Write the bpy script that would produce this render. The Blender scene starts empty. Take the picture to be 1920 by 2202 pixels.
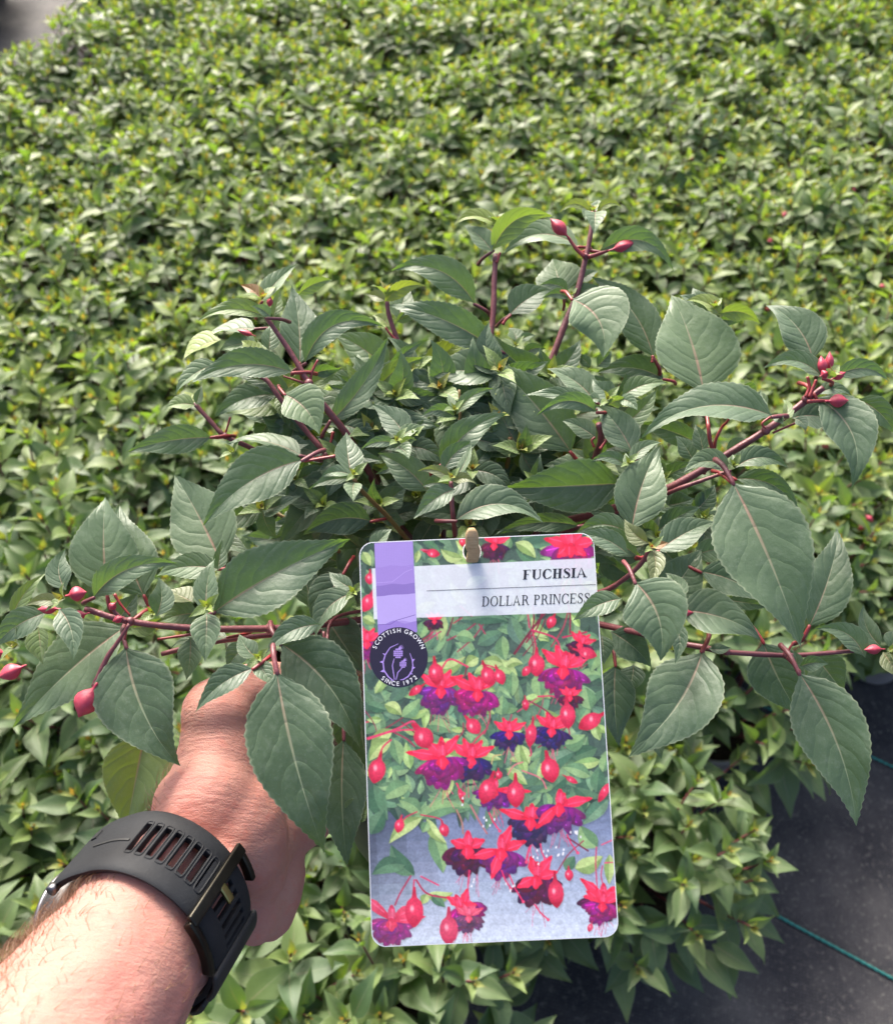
import bpy, bmesh, math, random
import numpy as np
from mathutils import Vector, Matrix

R = math.radians
SC = bpy.context.scene
COL = SC.collection

# ------------------------------------------------------------------ camera
CAM_H = 1.28
PITCH = 50.0                      # degrees below the horizon
FPX = 1884.0                      # focal length in photo pixels (1920 wide)
cam_d = bpy.data.cameras.new('camera')
cam = bpy.data.objects.new('camera', cam_d); COL.objects.link(cam)
cam.location = (0, 0, CAM_H)
cam.rotation_euler = (R(90 - PITCH), 0, 0)
cam_d.sensor_fit = 'HORIZONTAL'; cam_d.sensor_width = 36.0
cam_d.lens = 36.0 * FPX / 1920.0
cam_d.clip_start = 0.01; cam_d.clip_end = 200
cam_d.dof.use_dof = True
cam_d.dof.focus_distance = 0.385
cam_d.dof.aperture_fstop = 16.5
SC.camera = cam

# ------------------------------------------------------------------ sky, sun, exposure
SUN_DIR = Vector((-0.24, 0.70, 0.66)).normalized()     # towards the sun
w = bpy.data.worlds.new('World'); SC.world = w; w.use_nodes = True
nt = w.node_tree; nt.nodes.clear()
sky = nt.nodes.new('ShaderNodeTexSky'); sky.sky_type = 'NISHITA'; sky.sun_disc = False
sky.sun_elevation = math.asin(SUN_DIR.z); sky.sun_rotation = math.atan2(SUN_DIR.x, SUN_DIR.y)
sky.air_density = 0.7; sky.dust_density = 6.0; sky.ozone_density = 0.3
bg = nt.nodes.new('ShaderNodeBackground'); bg.inputs['Strength'].default_value = 0.15
out = nt.nodes.new('ShaderNodeOutputWorld')
nt.links.new(sky.outputs[0], bg.inputs[0]); nt.links.new(bg.outputs[0], out.inputs[0])
sd = bpy.data.lights.new('sun', 'SUN'); sd.energy = 2.9; sd.angle = R(20.0); sd.color = (1.0, 0.95, 0.86)
sun = bpy.data.objects.new('sun', sd); COL.objects.link(sun); sun.location = (-2, 3, 4)
sun.rotation_euler = (-SUN_DIR).to_track_quat('-Z', 'Y').to_euler()
SC.view_settings.view_transform = 'Standard'; SC.view_settings.look = 'None'
SC.view_settings.gamma = 1.0; SC.view_settings.use_curve_mapping = False
SC.view_settings.exposure = 1.54
SC.render.engine = 'CYCLES'
SC.cycles.use_denoising = True
SC.cycles.max_bounces = 8; SC.cycles.transmission_bounces = 6; SC.cycles.diffuse_bounces = 4
SC.cycles.sample_clamp_indirect = 6.0

# ------------------------------------------------------------------ helpers
CP, SP = math.cos(R(PITCH)), math.sin(R(PITCH))
CAMLOC = Vector((0, 0, CAM_H))
FWD = Vector((0, CP, -SP)); UPV = Vector((0, SP, CP)); RGT = Vector((1, 0, 0))
def cw(x, y, z):                   # camera space (right, up, into the scene) -> world
    return CAMLOC + RGT * x + UPV * y + FWD * z
def cdir(x, y, z): return (RGT * x + UPV * y + FWD * z)
def P(px, py, d):                  # photo pixel at depth d -> world
    return cw((px - 960) / FPX * d, -(py - 1101) / FPX * d, d)
CROP = {'F': (0, 0, 1.0), 'G': (0, 0, 0.933333), '1': (760, 1120, 2.98667), '2': (760, 1560, 2.98667), '3': (0, 1400, 2.56),
        '4': (0, 900, 2.3579), '5': (250, 500, 2.56), '6': (900, 400, 2.74), '7': (1250, 600, 2.6746), '8': (1250, 1200, 2.0507)}
def px(c, x, y):
    o = CROP[c]; return (o[0] + x / o[2], o[1] + y / o[2])
def Pc(c, x, y, d):
    return P(*px(c, x, y), d)

def lin(c): c = c / 255.0; return c / 12.92 if c <= 0.04045 else ((c + 0.055) / 1.055) ** 2.4
def srgb(r, g, b): return (lin(r), lin(g), lin(b), 1.0)

def mesh_from(name, verts, faces, mat=None, smooth=True, uv=None, lc=None):
    me = bpy.data.meshes.new(name)
    me.from_pydata([tuple(v) for v in verts], [], faces)
    if smooth: me.polygons.foreach_set('use_smooth', [True] * len(me.polygons))
    if uv is not None:
        ul = me.uv_layers.new(name='UVMap')
        idx = np.empty(len(me.loops), dtype=np.int32); me.loops.foreach_get('vertex_index', idx)
        ul.data.foreach_set('uv', np.asarray(uv, dtype=np.float32)[idx].ravel())
    if lc is not None:
        a = me.attributes.new('lc', 'FLOAT_COLOR', 'POINT')
        arr = np.asarray(lc, dtype=np.float32)
        if arr.ndim == 1: arr = np.tile(arr, (len(verts), 1))
        a.data.foreach_set('color', arr.ravel())
    if mat: me.materials.append(mat)
    me.update()
    return me
def obj(name, me, parent=None, mw=None):
    o = bpy.data.objects.new(name, me); COL.objects.link(o)
    mw = mw or Matrix.Identity(4)
    if parent is not None:
        o.parent = parent
        o.matrix_basis = WM[parent.name].inverted() @ mw
    else:
        o.matrix_basis = mw
    WM[o.name] = mw.copy()
    return o
WM = {}
def empty(name, mw):
    o = bpy.data.objects.new(name, None); COL.objects.link(o); o.empty_display_size = 0.02
    o.matrix_basis = mw; WM[o.name] = mw.copy(); return o
def tag(o, label=None, cat=None, group=None, kind=None):
    if label: o['label'] = label
    if cat: o['category'] = cat
    if group: o['group'] = group
    if kind: o['kind'] = kind
    return o
def frame(x, n, o):                # matrix with local x along x, z near n, origin o
    x = x.normalized(); n = (n - x * n.dot(x)).normalized(); y = n.cross(x)
    m = Matrix.Identity(4)
    for i in range(3): m[i][0], m[i][1], m[i][2], m[i][3] = x[i], y[i], n[i], o[i]
    return m
def catmull(pts, n):
    pts = [Vector(p) for p in pts]
    if len(pts) == 2:
        return [pts[0].lerp(pts[1], i / n) for i in range(n + 1)]
    q = [pts[0] * 2 - pts[1]] + pts + [pts[-1] * 2 - pts[-2]]
    res = []
    for i in range(1, len(q) - 2):
        for k in range(n):
            t = k / n
            a, b, c, d = q[i - 1], q[i], q[i + 1], q[i + 2]
            res.append(0.5 * ((2 * b) + (c - a) * t + (2 * a - 5 * b + 4 * c - d) * t * t + (3 * b - a - 3 * c + d) * t ** 3))
    res.append(pts[-1]); return res
def tube(pts, rad, sides=8, cap=True):
    """verts, faces of a tube along pts with radius list rad."""
    V, F = [], []
    n = len(pts); ref = Vector((0.31, 0.52, 0.79))
    prev = None
    for i, p in enumerate(pts):
        t = (pts[min(i + 1, n - 1)] - pts[max(i - 1, 0)]).normalized()
        if prev is None:
            a = t.cross(ref); a = a.normalized() if a.length > 1e-4 else t.orthogonal().normalized()
        else:
            a = (prev - t * prev.dot(t)).normalized()
        prev = a; b = t.cross(a)
        r = rad[i]
        for k in range(sides):
            an = 2 * math.pi * k / sides
            V.append(p + (a * math.cos(an) + b * math.sin(an)) * r)
    for i in range(n - 1):
        for k in range(sides):
            k2 = (k + 1) % sides
            F.append((i * sides + k, i * sides + k2, (i + 1) * sides + k2, (i + 1) * sides + k))
    if cap:
        F.append(tuple(range(sides - 1, -1, -1))); F.append(tuple(range((n - 1) * sides, n * sides)))
    return V, F
def join(parts):
    V, F = [], []
    for v, f in parts:
        o = len(V); V += list(v); F += [tuple(i + o for i in q) for q in f]
    return V, F
def apply_mods(o, name):
    dg = bpy.context.evaluated_depsgraph_get()
    me = bpy.data.meshes.new_from_object(o.evaluated_get(dg))
    old = o.data; o.modifiers.clear(); o.data = me; me.name = name
    bpy.data.meshes.remove(old); return o

# ------------------------------------------------------------------ materials
class N:
    def __init__(s, name):
        s.m = bpy.data.materials.new(name); s.m.use_nodes = True
        s.t = s.m.node_tree; s.t.nodes.clear()
        s.out = s.t.nodes.new('ShaderNodeOutputMaterial')
    def n(s, kind, **kw):
        x = s.t.nodes.new('ShaderNode' + kind)
        for k, v in kw.items(): setattr(x, k, v)
        return x
    def l(s, a, b): s.t.links.new(a, b)
    def setin(s, sock, v):
        if isinstance(v, bpy.types.NodeSocket): s.l(v, sock)
        else: sock.default_value = v
    def math(s, op, a, b=0.0, clamp=False):
        x = s.n('Math', operation=op, use_clamp=clamp); s.setin(x.inputs[0], a); s.setin(x.inputs[1], b); return x.outputs[0]
    def mix(s, f, a, b):
        x = s.n('Mix', data_type='RGBA'); s.setin(x.inputs[0], f); s.setin(x.inputs[6], a); s.setin(x.inputs[7], b); return x.outputs[2]
    def noise(s, scale, detail=3.0, vec=None, rough=0.55):
        x = s.n('TexNoise'); x.inputs['Scale'].default_value = scale; x.inputs['Detail'].default_value = detail
        x.inputs['Roughness'].default_value = rough
        if vec is not None: s.l(vec, x.inputs['Vector'])
        return x.outputs['Fac']
    def ramp(s, f, lo, hi):
        x = s.n('MapRange'); s.setin(x.inputs[0], f); x.inputs[1].default_value = lo; x.inputs[2].default_value = hi
        return x.outputs[0]
    def bump(s, h, strength, dist=0.001, nrm=None):
        x = s.n('Bump'); x.inputs['Strength'].default_value = strength; x.inputs['Distance'].default_value = dist
        s.l(h, x.inputs['Height'])
        if nrm is not None: s.l(nrm, x.inputs['Normal'])
        return x.outputs[0]
    def bsdf(s, color, rough, spec=0.5, metal=0.0, nrm=None, **kw):
        x = s.n('BsdfPrincipled'); s.setin(x.inputs['Base Color'], color); s.setin(x.inputs['Roughness'], rough)
        x.inputs['Metallic'].default_value = metal; s.setin(x.inputs['Specular IOR Level'], spec)
        if nrm is not None: s.l(nrm, x.inputs['Normal'])
        for k, v in kw.items(): s.setin(x.inputs[k], v)
        return x.outputs[0]
    def done(s, sh): s.l(sh, s.out.inputs[0]); return s.m

def leaf_material(name, fine):
    a = N(name)
    LO, HI, YG = ((0.040, 0.078, 0.048, 1), (0.135, 0.198, 0.112, 1), (0.21, 0.30, 0.04, 1)) if fine else ((0.062, 0.115, 0.054, 1), (0.190, 0.265, 0.110, 1), (0.35, 0.43, 0.075, 1))
    at = a.n('Attribute', attribute_name='lc'); sep = a.n('SeparateColor'); a.l(at.outputs['Color'], sep.inputs[0])
    tint, youth, red = sep.outputs[0], sep.outputs[1], sep.outputs[2]
    uv = a.n('UVMap', uv_map='UVMap'); su = a.n('SeparateXYZ'); a.l(uv.outputs[0], su.inputs[0])
    u = su.outputs[0]; v = a.math('ABSOLUTE', a.math('SUBTRACT', a.math('MULTIPLY', su.outputs[1], 2.0), 1.0))
    geo = a.n('NewGeometry'); tc = a.n('TexCoord')
    n1 = a.noise(60.0 if fine else 40.0, 3.0, tc.outputs['Object'])
    base = a.mix(a.math('ADD', a.math('MULTIPLY', tint, 0.75), a.math('MULTIPLY', a.math('SUBTRACT', n1, 0.5), 0.7), True),
                 LO, HI)
    base = a.mix(a.math('MULTIPLY', youth, 1.0, True), base, YG)
    # lateral veins curving towards the tip
    wob = a.math('MULTIPLY', a.math('SUBTRACT', a.noise(70.0 if fine else 50.0, 2.0, tc.outputs['Object']), 0.5), 0.9)
    ph = a.math('ADD', a.math('SUBTRACT', a.math('MULTIPLY', u, 6.2), a.math('MULTIPLY', a.math('POWER', v, 1.4), 1.7)), wob)
    fr = a.math('ABSOLUTE', a.math('SUBTRACT', a.math('FRACT', ph), 0.5))      # 0.5 on a vein
    vein = a.ramp(fr, 0.455, 0.495)
    vein = a.math('MULTIPLY', vein, a.ramp(v, 1.0, 0.72))
    base = a.mix(a.math('MULTIPLY', vein, 0.22 if fine else 0.18), base, (0.16, 0.24, 0.12, 1))
    mw = a.math('MULTIPLY', a.math('SUBTRACT', 1.2, u), 0.040)
    mid = a.ramp(a.math('DIVIDE', v, mw), 1.25, 0.55)
    midcol = a.mix(a.ramp(a.math('ADD', u, a.math('MULTIPLY', tint, -0.35)), -0.1, 0.5), (0.40, 0.20, 0.17, 1), (0.30, 0.36, 0.23, 1))
    base = a.mix(a.math('MULTIPLY', mid, 0.65 if fine else 0.4), base, midcol)
    # pale scuffed bloom and specks
    if fine:
        n2 = a.noise(230.0, 5.0, tc.outputs['Object'], 0.7)
        base = a.mix(a.math('MULTIPLY', a.ramp(n2, 0.50, 0.74), 0.20), base, (0.30, 0.36, 0.28, 1))
        n4 = a.noise(1400.0, 2.0, tc.outputs['Object'], 0.6)
        base = a.mix(a.math('MULTIPLY', a.ramp(n4, 0.60, 0.75), 0.18), base, (0.34, 0.40, 0.33, 1))
    base = a.mix(a.math('MULTIPLY', a.ramp(v, 0.94, 1.0), 0.45), base, (0.36, 0.40, 0.27, 1))
    base = a.mix(a.math('MULTIPLY', red, 1.0, True), base, (0.30, 0.075, 0.045, 1))
    under = a.mix(0.6, base, (0.14, 0.21, 0.075, 1))
    col = a.mix(geo.outputs['Backfacing'], base, under)
    puff = a.math('ADD', a.math('MULTIPLY', a.math('POWER', a.ramp(fr, 0.5, 0.25), 0.6), 1.0), a.math('MULTIPLY', mid, -1.0))
    nz = a.noise(420.0, 3.0, tc.outputs['Object'])
    h = a.math('ADD', puff, a.math('MULTIPLY', nz, 0.9))
    nb = a.bump(h, 0.25 if fine else 0.14, 0.0009)
    rough = a.math('ADD', 0.33 if fine else 0.36, a.math('MULTIPLY', a.noise(90.0, 3.0, tc.outputs['Object']), 0.25))
    pb = a.bsdf(col, rough, 0.5, 0.0, nb, **({'Sheen Weight': 0.22, 'Sheen Roughness': 0.45, 'Sheen Tint': (0.85, 0.95, 0.85, 1)} if fine else {}))
    tr = a.n('BsdfTranslucent'); a.l(nb, tr.inputs['Normal'])
    hs = a.mix(0.85, col, (0.115, 0.225, 0.008, 1)); hs = a.mix(a.math('MULTIPLY', youth, 0.6), hs, (0.40, 0.48, 0.03, 1))
    hs = a.mix(a.math('MULTIPLY', red, 0.9), hs, (0.50, 0.13, 0.03, 1))
    hs = a.mix(a.math('MULTIPLY', mid, 0.5), hs, (0.30, 0.30, 0.05, 1))
    a.l(hs, tr.inputs['Color'])
    ad = a.n('MixShader'); ad.inputs[0].default_value = 0.34 if fine else 0.47
    a.l(pb, ad.inputs[1]); a.l(tr.outputs[0], ad.inputs[2])
    return a.done(ad.outputs[0])
M_LEAF = leaf_material('fuchsia_leaf', True)
M_FIELD = leaf_material('bed_leaf', False)

def simple(name, c0, c1, scale, rough, spec=0.5, bump=0.0, bs=300.0, metal=0.0, **kw):
    a = N(name); tc = a.n('TexCoord')
    c = a.mix(a.ramp(a.noise(scale, 4.0, tc.outputs['Object']), 0.3, 0.7), c0, c1)
    nb = a.bump(a.noise(bs, 4.0, tc.outputs['Object']), bump, 0.001) if bump else None
    return a.done(a.bsdf(c, rough, spec, metal, nb, **kw))
M_STEM = simple('red_stem', (0.085, 0.018, 0.026, 1), (0.17, 0.05, 0.055, 1), 60, 0.45, 0.5, 0.3, 500)
M_STEMG = simple('olive_stem', (0.10, 0.055, 0.02, 1), (0.16, 0.11, 0.03, 1), 60, 0.5, 0.4, 0.3, 500)
M_PET = simple('bright_red_petiole', (0.24, 0.022, 0.026, 1), (0.17, 0.03, 0.03, 1), 80, 0.4, 0.5)
M_BUD = simple('flower_bud_skin', (0.30, 0.022, 0.050, 1), (0.42, 0.055, 0.085, 1), 160, 0.45, 0.4, 0.25, 500, **{'Subsurface Weight': 0.15, 'Subsurface Radius': (0.003, 0.001, 0.001)})
M_POT = simple('black_pot_plastic', (0.012, 0.012, 0.013, 1), (0.022, 0.022, 0.022, 1), 40, 0.45)
M_POTG = simple('grey_pot_plastic', (0.16, 0.15, 0.15, 1), (0.24, 0.225, 0.22, 1), 30, 0.5, 0.4, 0.1, 200)
M_SOIL = simple('peat', (0.012, 0.008, 0.006, 1), (0.05, 0.033, 0.022, 1), 180, 0.9, 0.2, 1.0, 260)
# ------------------------------------------------------------------ leaf geometry
_ST = [0, .03, .06, .12, .2, .3, .4, .5, .6, .7, .8, .88, .94, .975, 1.0]
_SW = [.035, .05, .24, .56, .84, .99, 1.0, .92, .76, .56, .345, .19, .09, .04, 0.0]
def leaf_geo(L, W, bend=0.0, fold=18.0, arch=0.05, nseg=36, nw=4, teeth=0.010, wav=0.02, twist=0.0, rnd=None, pucker=0.0, lop=0.0, tipcurl=0.0):
    """leaf blade from (0,0,0) to (L,0,0); returns verts, faces, uv"""
    rnd = rnd or random
    V, F, UV = [], [], []
    ph = rnd.uniform(0, 6.28); ph2 = rnd.uniform(0, 6.28)
    tf = math.tan(R(fold))
    for i in range(nseg + 1):
        t = i / nseg
        s = float(np.interp(t, _ST, _SW)) * W * 0.5
        cy = -4 * bend * t * (1 - t) * L
        cz = 4 * arch * t * (1 - t) * L + tipcurl * L * max(0, t - 0.7) ** 2
        # local cross direction turns with the bend so that the blade stays square to its rib
        sl = -4 * bend * (1 - 2 * t); nx, ny = -sl / math.hypot(1, sl), 1 / math.hypot(1, sl)
        tw = twist * (t - 0.3)
        for j in range(-nw, nw + 1):
            f = j / nw
            if nw > 2: f = math.copysign(0.05 + 0.95 * (abs(j) - 1) / (nw - 1), j) if j else 0.0
            hw = s * (1 + lop * (1 if j > 0 else -1))
            y = f * hw
            if abs(j) == nw and 1 < i < nseg - 1 and teeth:
                if i % 2: y *= 1 + teeth * L / max(hw, 1e-5)
            ay = abs(y)
            z = ay * tf * (1 - 0.35 * abs(f)) + wav * L * math.sin(7.5 * t + ph + (1.7 if j > 0 else 0)) * abs(f) ** 1.5 * min(1, 6 * t)
            z += 0.35 * wav * L * math.sin(19 * t + ph2 + (2.1 if j > 0 else 0)) * abs(f) ** 2
            if pucker: z += pucker * L * math.cos(2 * math.pi * (6.2 * t - 1.7 * abs(f) ** 1.4 + .3 * math.sin(ph))) * math.sin(math.pi * min(1, abs(f) * 1.05))
            yy = y * math.cos(tw) - z * math.sin(tw); zz = y * math.sin(tw) + z * math.cos(tw)
            V.append((t * L + nx * yy, cy + ny * yy, cz + zz)); UV.append((t, 0.5 + 0.5 * f))
    m = 2 * nw + 1
    for i in range(nseg):
        for j in range(m - 1):
            F.append((i * m + j, (i + 1) * m + j, (i + 1) * m + j + 1, i * m + j + 1))
    return V, F, UV

# ------------------------------------------------------------------ ground
def ground():
    a = N('woven_ground_fabric'); tc = a.n('TexCoord')
    mp = a.n('Mapping'); mp.inputs['Rotation'].default_value = (0, 0, R(-30)); a.l(tc.outputs['Object'], mp.inputs[0])
    br = a.n('TexBrick'); br.inputs['Scale'].default_value = 1.0; br.inputs['Brick Width'].default_value = 0.006
    br.inputs['Row Height'].default_value = 0.003; br.inputs['Mortar Size'].default_value = 0.0006
    br.inputs['Color1'].default_value = (0.032, 0.032, 0.037, 1); br.inputs['Color2'].default_value = (0.046, 0.046, 0.051, 1); br.inputs['Mortar'].default_value = (0.012, 0.012, 0.015, 1)
    a.l(mp.outputs[0], br.inputs['Vector'])
    dust = a.ramp(a.noise(6.0, 7.0, tc.outputs['Object'], 0.65), 0.42, 0.75)
    spk = a.ramp(a.noise(150.0, 4.0, tc.outputs['Object']), 0.56, 0.72)
    c = a.mix(a.math('MULTIPLY', dust, 0.42), br.outputs['Color'], (0.16, 0.15, 0.14, 1))
    c = a.mix(a.math('MULTIPLY', spk, 0.6), c, (0.13, 0.12, 0.11, 1))
    nb = a.bump(a.math('ADD', br.outputs['Fac'], a.math('MULTIPLY', a.noise(14.0, 4.0, tc.outputs['Object']), 3.0)), 0.5, 0.0015)
    m = a.done(a.bsdf(c, 0.75, 0.22, 0.0, nb))
    # gently rumpled near the camera, flat further off
    V, F = [], []
    xs = sorted(set([-40, -20, -10, -6] + [i * 0.08 for i in range(-50, 51)] + [6, 10, 20, 40]))
    ys = sorted(set([-20, -8, -3] + [i * 0.08 for i in range(-12, 76)] + [8, 12, 20, 60]))
    for y in ys:
        for x in xs:
            V.append((x, y, 0.004 * math.sin(5.1 * x + 2 * y) * math.sin(4.3 * y - x) if abs(x) < 4 and -1 < y < 6 else 0))
    n = len(xs)
    for j in range(len(ys) - 1):
        for i in range(n - 1): F.append((j * n + i, j * n + i + 1, (j + 1) * n + i + 1, (j + 1) * n + i))
    g = obj('ground', mesh_from('ground', V, F, m)); tag(g, 'black woven weed-control fabric covering the ground under the pots', kind='structure')
    # teal marker threads woven into the fabric
    mt = simple('teal_thread', (0.012, 0.15, 0.13, 1), (0.03, 0.24, 0.20, 1), 300, 0.6)
    d = Vector((0.86, -0.50, 0))
    for p0 in (Vector((0.478, 0.334, 0)), Vector((0.66, 0.579, 0)), Vector((-0.594, 0.325, 0)), Vector((-1.6, 3.05, 0))):
        V, F = [], []
        for k in range(2):                                    # two threads twisted around each other
            pts = []
            for i in range(-140, 141):
                s = i * 0.0032; q = p0 + d * s
                z = 0.0025 + 0.004 * math.sin(5.1 * q.x + 2 * q.y) * math.sin(4.3 * q.y - q.x)
                an = i * 1.15 + k * math.pi
                pts.append(q + Vector((0.5 * math.cos(an), 0.86 * math.cos(an), 0)) * 0.0011 + Vector((0, 0, z + 0.0011 * math.sin(an))))
            v, f = tube(pts, [0.0011] * len(pts), 5); o = len(V); V += v; F += [tuple(i + o for i in q) for q in f]
        obj('marker_thread', mesh_from('marker_thread', V, F, mt), g)
ground()

# ------------------------------------------------------------------ bed of potted plants
rn = random.Random(11)
LEAF_BASE = {}
def base_leaf(key, L, W, youth, tint, red=0.0, fold=20, arch=0.08, n=4, seg=9):
    LEAF_BASE[key] = []
    for k in range(n):
        V, F, UV = leaf_geo(L, W * rn.uniform(.9, 1.1), rn.uniform(-.05, .05), fold * rn.uniform(.6, 1.3), arch * rn.uniform(.3, 1.6), seg, 2, 0, 0.022, rn.uniform(-.5, .5), rn)
        lc = (min(1, max(0, tint + rn.uniform(-.4, .4))), min(1, max(0, youth + rn.uniform(-.12, .16))), red, 1)
        me = mesh_from('bed_leaf', V, F, M_FIELD, True, UV, lc)
        LEAF_BASE[key].append((me, np.array(V), np.array(F), np.array(UV), lc))
base_leaf('old', 1.0, 0.46, 0.00, 0.34, 0, 22, 0.08, 7)
base_leaf('mid', 1.0, 0.43, 0.13, 0.72, 0, 30, 0.07, 7)
base_leaf('new', 1.0, 0.40, 0.38, 0.9, 0, 36, 0.06, 5)
base_leaf('tip', 1.0, 0.36, 0.75, 1.0, 0.14, 36, 0.05, 4, 6)
base_leaf('core', 1.0, 0.44, 0.75, 1.0, 0.55, 25, 0.0, 3, 4)

# older, deeper green growth on the plants of the front rows
base_leaf('front_mid', 1.0, 0.43, 0.02, 0.55, 0, 30, 0.07, 7)
base_leaf('front_new', 1.0, 0.40, 0.12, 0.75, 0, 36, 0.06, 5)
base_leaf('front_tip', 1.0, 0.36, 0.40, 0.9, 0.12, 36, 0.05, 4, 6)
FRONT = {'mid': 'front_mid', 'new': 'front_new', 'tip': 'front_tip'}
def pot_mesh(name, r0, r1, h, mat):
    prof = [(0.0, 0.0), (r0, 0.0), (r0 * 1.01, 0.004), (r1 * 0.965, h * 0.80), (r1 * 0.97, h * 0.815), (r1 * 1.03, h * 0.82), (r1 * 1.035, h * 0.985), (r1 * 1.02, h), (r1 * 0.98, h), (r1 * 0.96, h * 0.98), (r1 * 0.93, h * 0.86)]
    V, F = [], []; s = 36
    for r, z in prof:
        for k in range(s): V.append((r * math.cos(2 * math.pi * k / s), r * math.sin(2 * math.pi * k / s), z))
    for i in range(len(prof) - 1):
        for k in range(s): F.append((i * s + k, i * s + (k + 1) % s, (i + 1) * s + (k + 1) % s, (i + 1) * s + k))
    return mesh_from(name, V, F, mat)
def soil_mesh(name, r, z):
    V = [(0, 0, z + .004)]; F = []; s = 24
    for q in (0.4, 0.75, 1.0):
        for k in range(s): V.append((r * q * math.cos(2 * math.pi * k / s), r * q * math.sin(2 * math.pi * k / s), z + rn.uniform(-.003, .003)))
    for k in range(s): F.append((0, 1 + k, 1 + (k + 1) % s))
    for i in range(2):
        for k in range(s): F.append((1 + i * s + k, 1 + (i + 1) * s + k, 1 + (i + 1) * s + (k + 1) % s, 1 + i * s + (k + 1) % s))
    return mesh_from(name, V, F, M_SOIL)
POT_ME = pot_mesh('grey_pot', 0.046, 0.064, 0.105, M_POTG)
SOIL_ME = soil_mesh('soil', 0.060, 0.092)

def variant(seed, buds=0, loose=0.0):
    """one bushy plant: leaf records (key, idx, matrix), stem mesh, bud records"""
    r = random.Random(seed); leaves = []; stems = []; budl = []
    ns = 31
    for i in range(ns):
        q = math.sqrt((i + 0.5) / ns); az = i * 2.39996 + r.uniform(-.3, .3)
        rad = 0.150 * q * r.uniform(.9, 1.08); z = 0.285 - 0.085 * q * q + r.uniform(-.022, .022)
        p = Vector((rad * math.cos(az), rad * math.sin(az), z))
        ax = Vector((math.cos(az) * q * 0.75 + r.uniform(-.2, .2), math.sin(az) * q * 0.75 + r.uniform(-.2, .2), 1.0)).normalized()
        root = Vector((0.02 * math.cos(az), 0.02 * math.sin(az), 0.095))
        midp = root.lerp(p - ax * 0.06, 0.55) + Vector((0, 0, 0.01))
        pts = catmull([root, midp, p - ax * 0.05, p + ax * 0.004], 3)
        stems.append(tube(pts, [0.0022 - 0.0011 * k / (len(pts) - 1) for k in range(len(pts))], 4, False))
        side = ax.orthogonal().normalized()
        a0 = r.uniform(0, math.pi)
        sc = r.uniform(.80, 1.15)
        spec = [('old', .060, 2, -.060), ('old', .056, 12, -.040), ('mid', .047, 24, -.022), ('new', .032, 44, -.009), ('tip', .017, 62, -.002), ('core', .008, 78, .002)]
        for k, (key, L, el, dz) in enumerate(spec):
            for h in (0, 1):
                if key == 'old' and r.random() < .12: continue
                an = a0 + k * math.pi / 2 + h * math.pi + r.uniform(-.25, .25)
                rd = (side * math.cos(an) + ax.cross(side) * math.sin(an))
                e = R(el + r.uniform(-14, 14))
                x = rd * math.cos(e) + ax * math.sin(e)
                nrm = ax * math.cos(e) - rd * math.sin(e) + rd.cross(ax) * r.uniform(-.25, .25)
                s = L * sc * r.uniform(.85, 1.15)
                m = frame(x, nrm, p + ax * dz + rd * 0.002) @ Matrix.Scale(s, 4)
                leaves.append((key, r.randrange(len(LEAF_BASE[key])), m))
        if r.random() < buds:
            an = r.uniform(0, 6.28); b = p + ax * -.012 + Vector((math.cos(an), math.sin(an), 0)) * .02
            budl.append((b, (Vector((math.cos(an), math.sin(an), -.4))).normalized()))
    for i in range(26):                                      # skirt of older leaves under the shoots
        az = i * 2.39996; q = r.uniform(.55, 1.0)
        p = Vector((0.13 * q * math.cos(az), 0.13 * q * math.sin(az), r.uniform(.12, .20)))
        x = Vector((math.cos(az + r.uniform(-.7, .7)), math.sin(az + r.uniform(-.7, .7)), r.uniform(-.55, .1)))
        m = frame(x, Vector((0, 0, 1)) + Vector((r.uniform(-.4, .4), r.uniform(-.4, .4), 0)), p) @ Matrix.Scale(r.uniform(.055, .072), 4)
        leaves.append(('old', r.randrange(6), m))
    sv, sf = join(stems)
    return leaves, mesh_from('bed_stems', sv, sf, M_STEM), budl
def joined(leaves):
    Vs, Fs, Us, Cs = [], [], [], []; o = 0
    for key, i, m in leaves:
        me, V, F, UV, lc = LEAF_BASE[key][i]
        A = np.array(m); Vs.append(V @ A[:3, :3].T + A[:3, 3]); Fs.append(F + o); Us.append(UV); Cs.append(np.tile(np.array(lc), (len(V), 1))); o += len(V)
    V = np.vstack(Vs); F = np.vstack(Fs)
    return mesh_from('bed_foliage', V.tolist(), F.tolist(), M_FIELD, True, np.vstack(Us), np.vstack(Cs))
def bud_geo(L, W, sides=10):
    prof = [(0, .10), (.05, .13), (.14, .14), (.2, .22), (.3, .62), (.42, .92), (.55, 1.0), (.68, .88), (.8, .60), (.9, .28), (.96, .12), (1, .03)]
    V, F = [], []
    for t, q in prof:
        for k in range(sides):
            an = 2 * math.pi * k / sides; rr = W / 2 * q * (1 + .09 * math.cos(4 * an))
            V.append((t * L, rr * math.cos(an), rr * math.sin(an)))
    for i in range(len(prof) - 1):
        for k in range(sides): F.append((i * sides + k, i * sides + (k + 1) % sides, (i + 1) * sides + (k + 1) % sides, (i + 1) * sides + k))
    F.append(tuple(range(sides - 1, -1, -1))); F.append(tuple(range((len(prof) - 1) * sides, len(prof) * sides)))
    return V, F
BED_BUD = mesh_from('bed_bud', *bud_geo(0.016, 0.0085), M_BUD)

VARS = []
for k in range(8):
    lv, sm, bl = variant(100 + k, 0.0 if k < 6 else 0.14)
    VARS.append([lv, sm, bl, None])

def in_view(p, margin=0.06):
    v = p - CAMLOC; z = v.dot(FWD)
    if z < 0.05: return False, 9
    x = v.dot(RGT) / z * FPX / 960; y = v.dot(UPV) / z * FPX / 1101
    mg = margin + 0.16 * FPX / 960 / z
    return abs(x) < 1 + mg and abs(y) < 1 + mg, v.length

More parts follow.
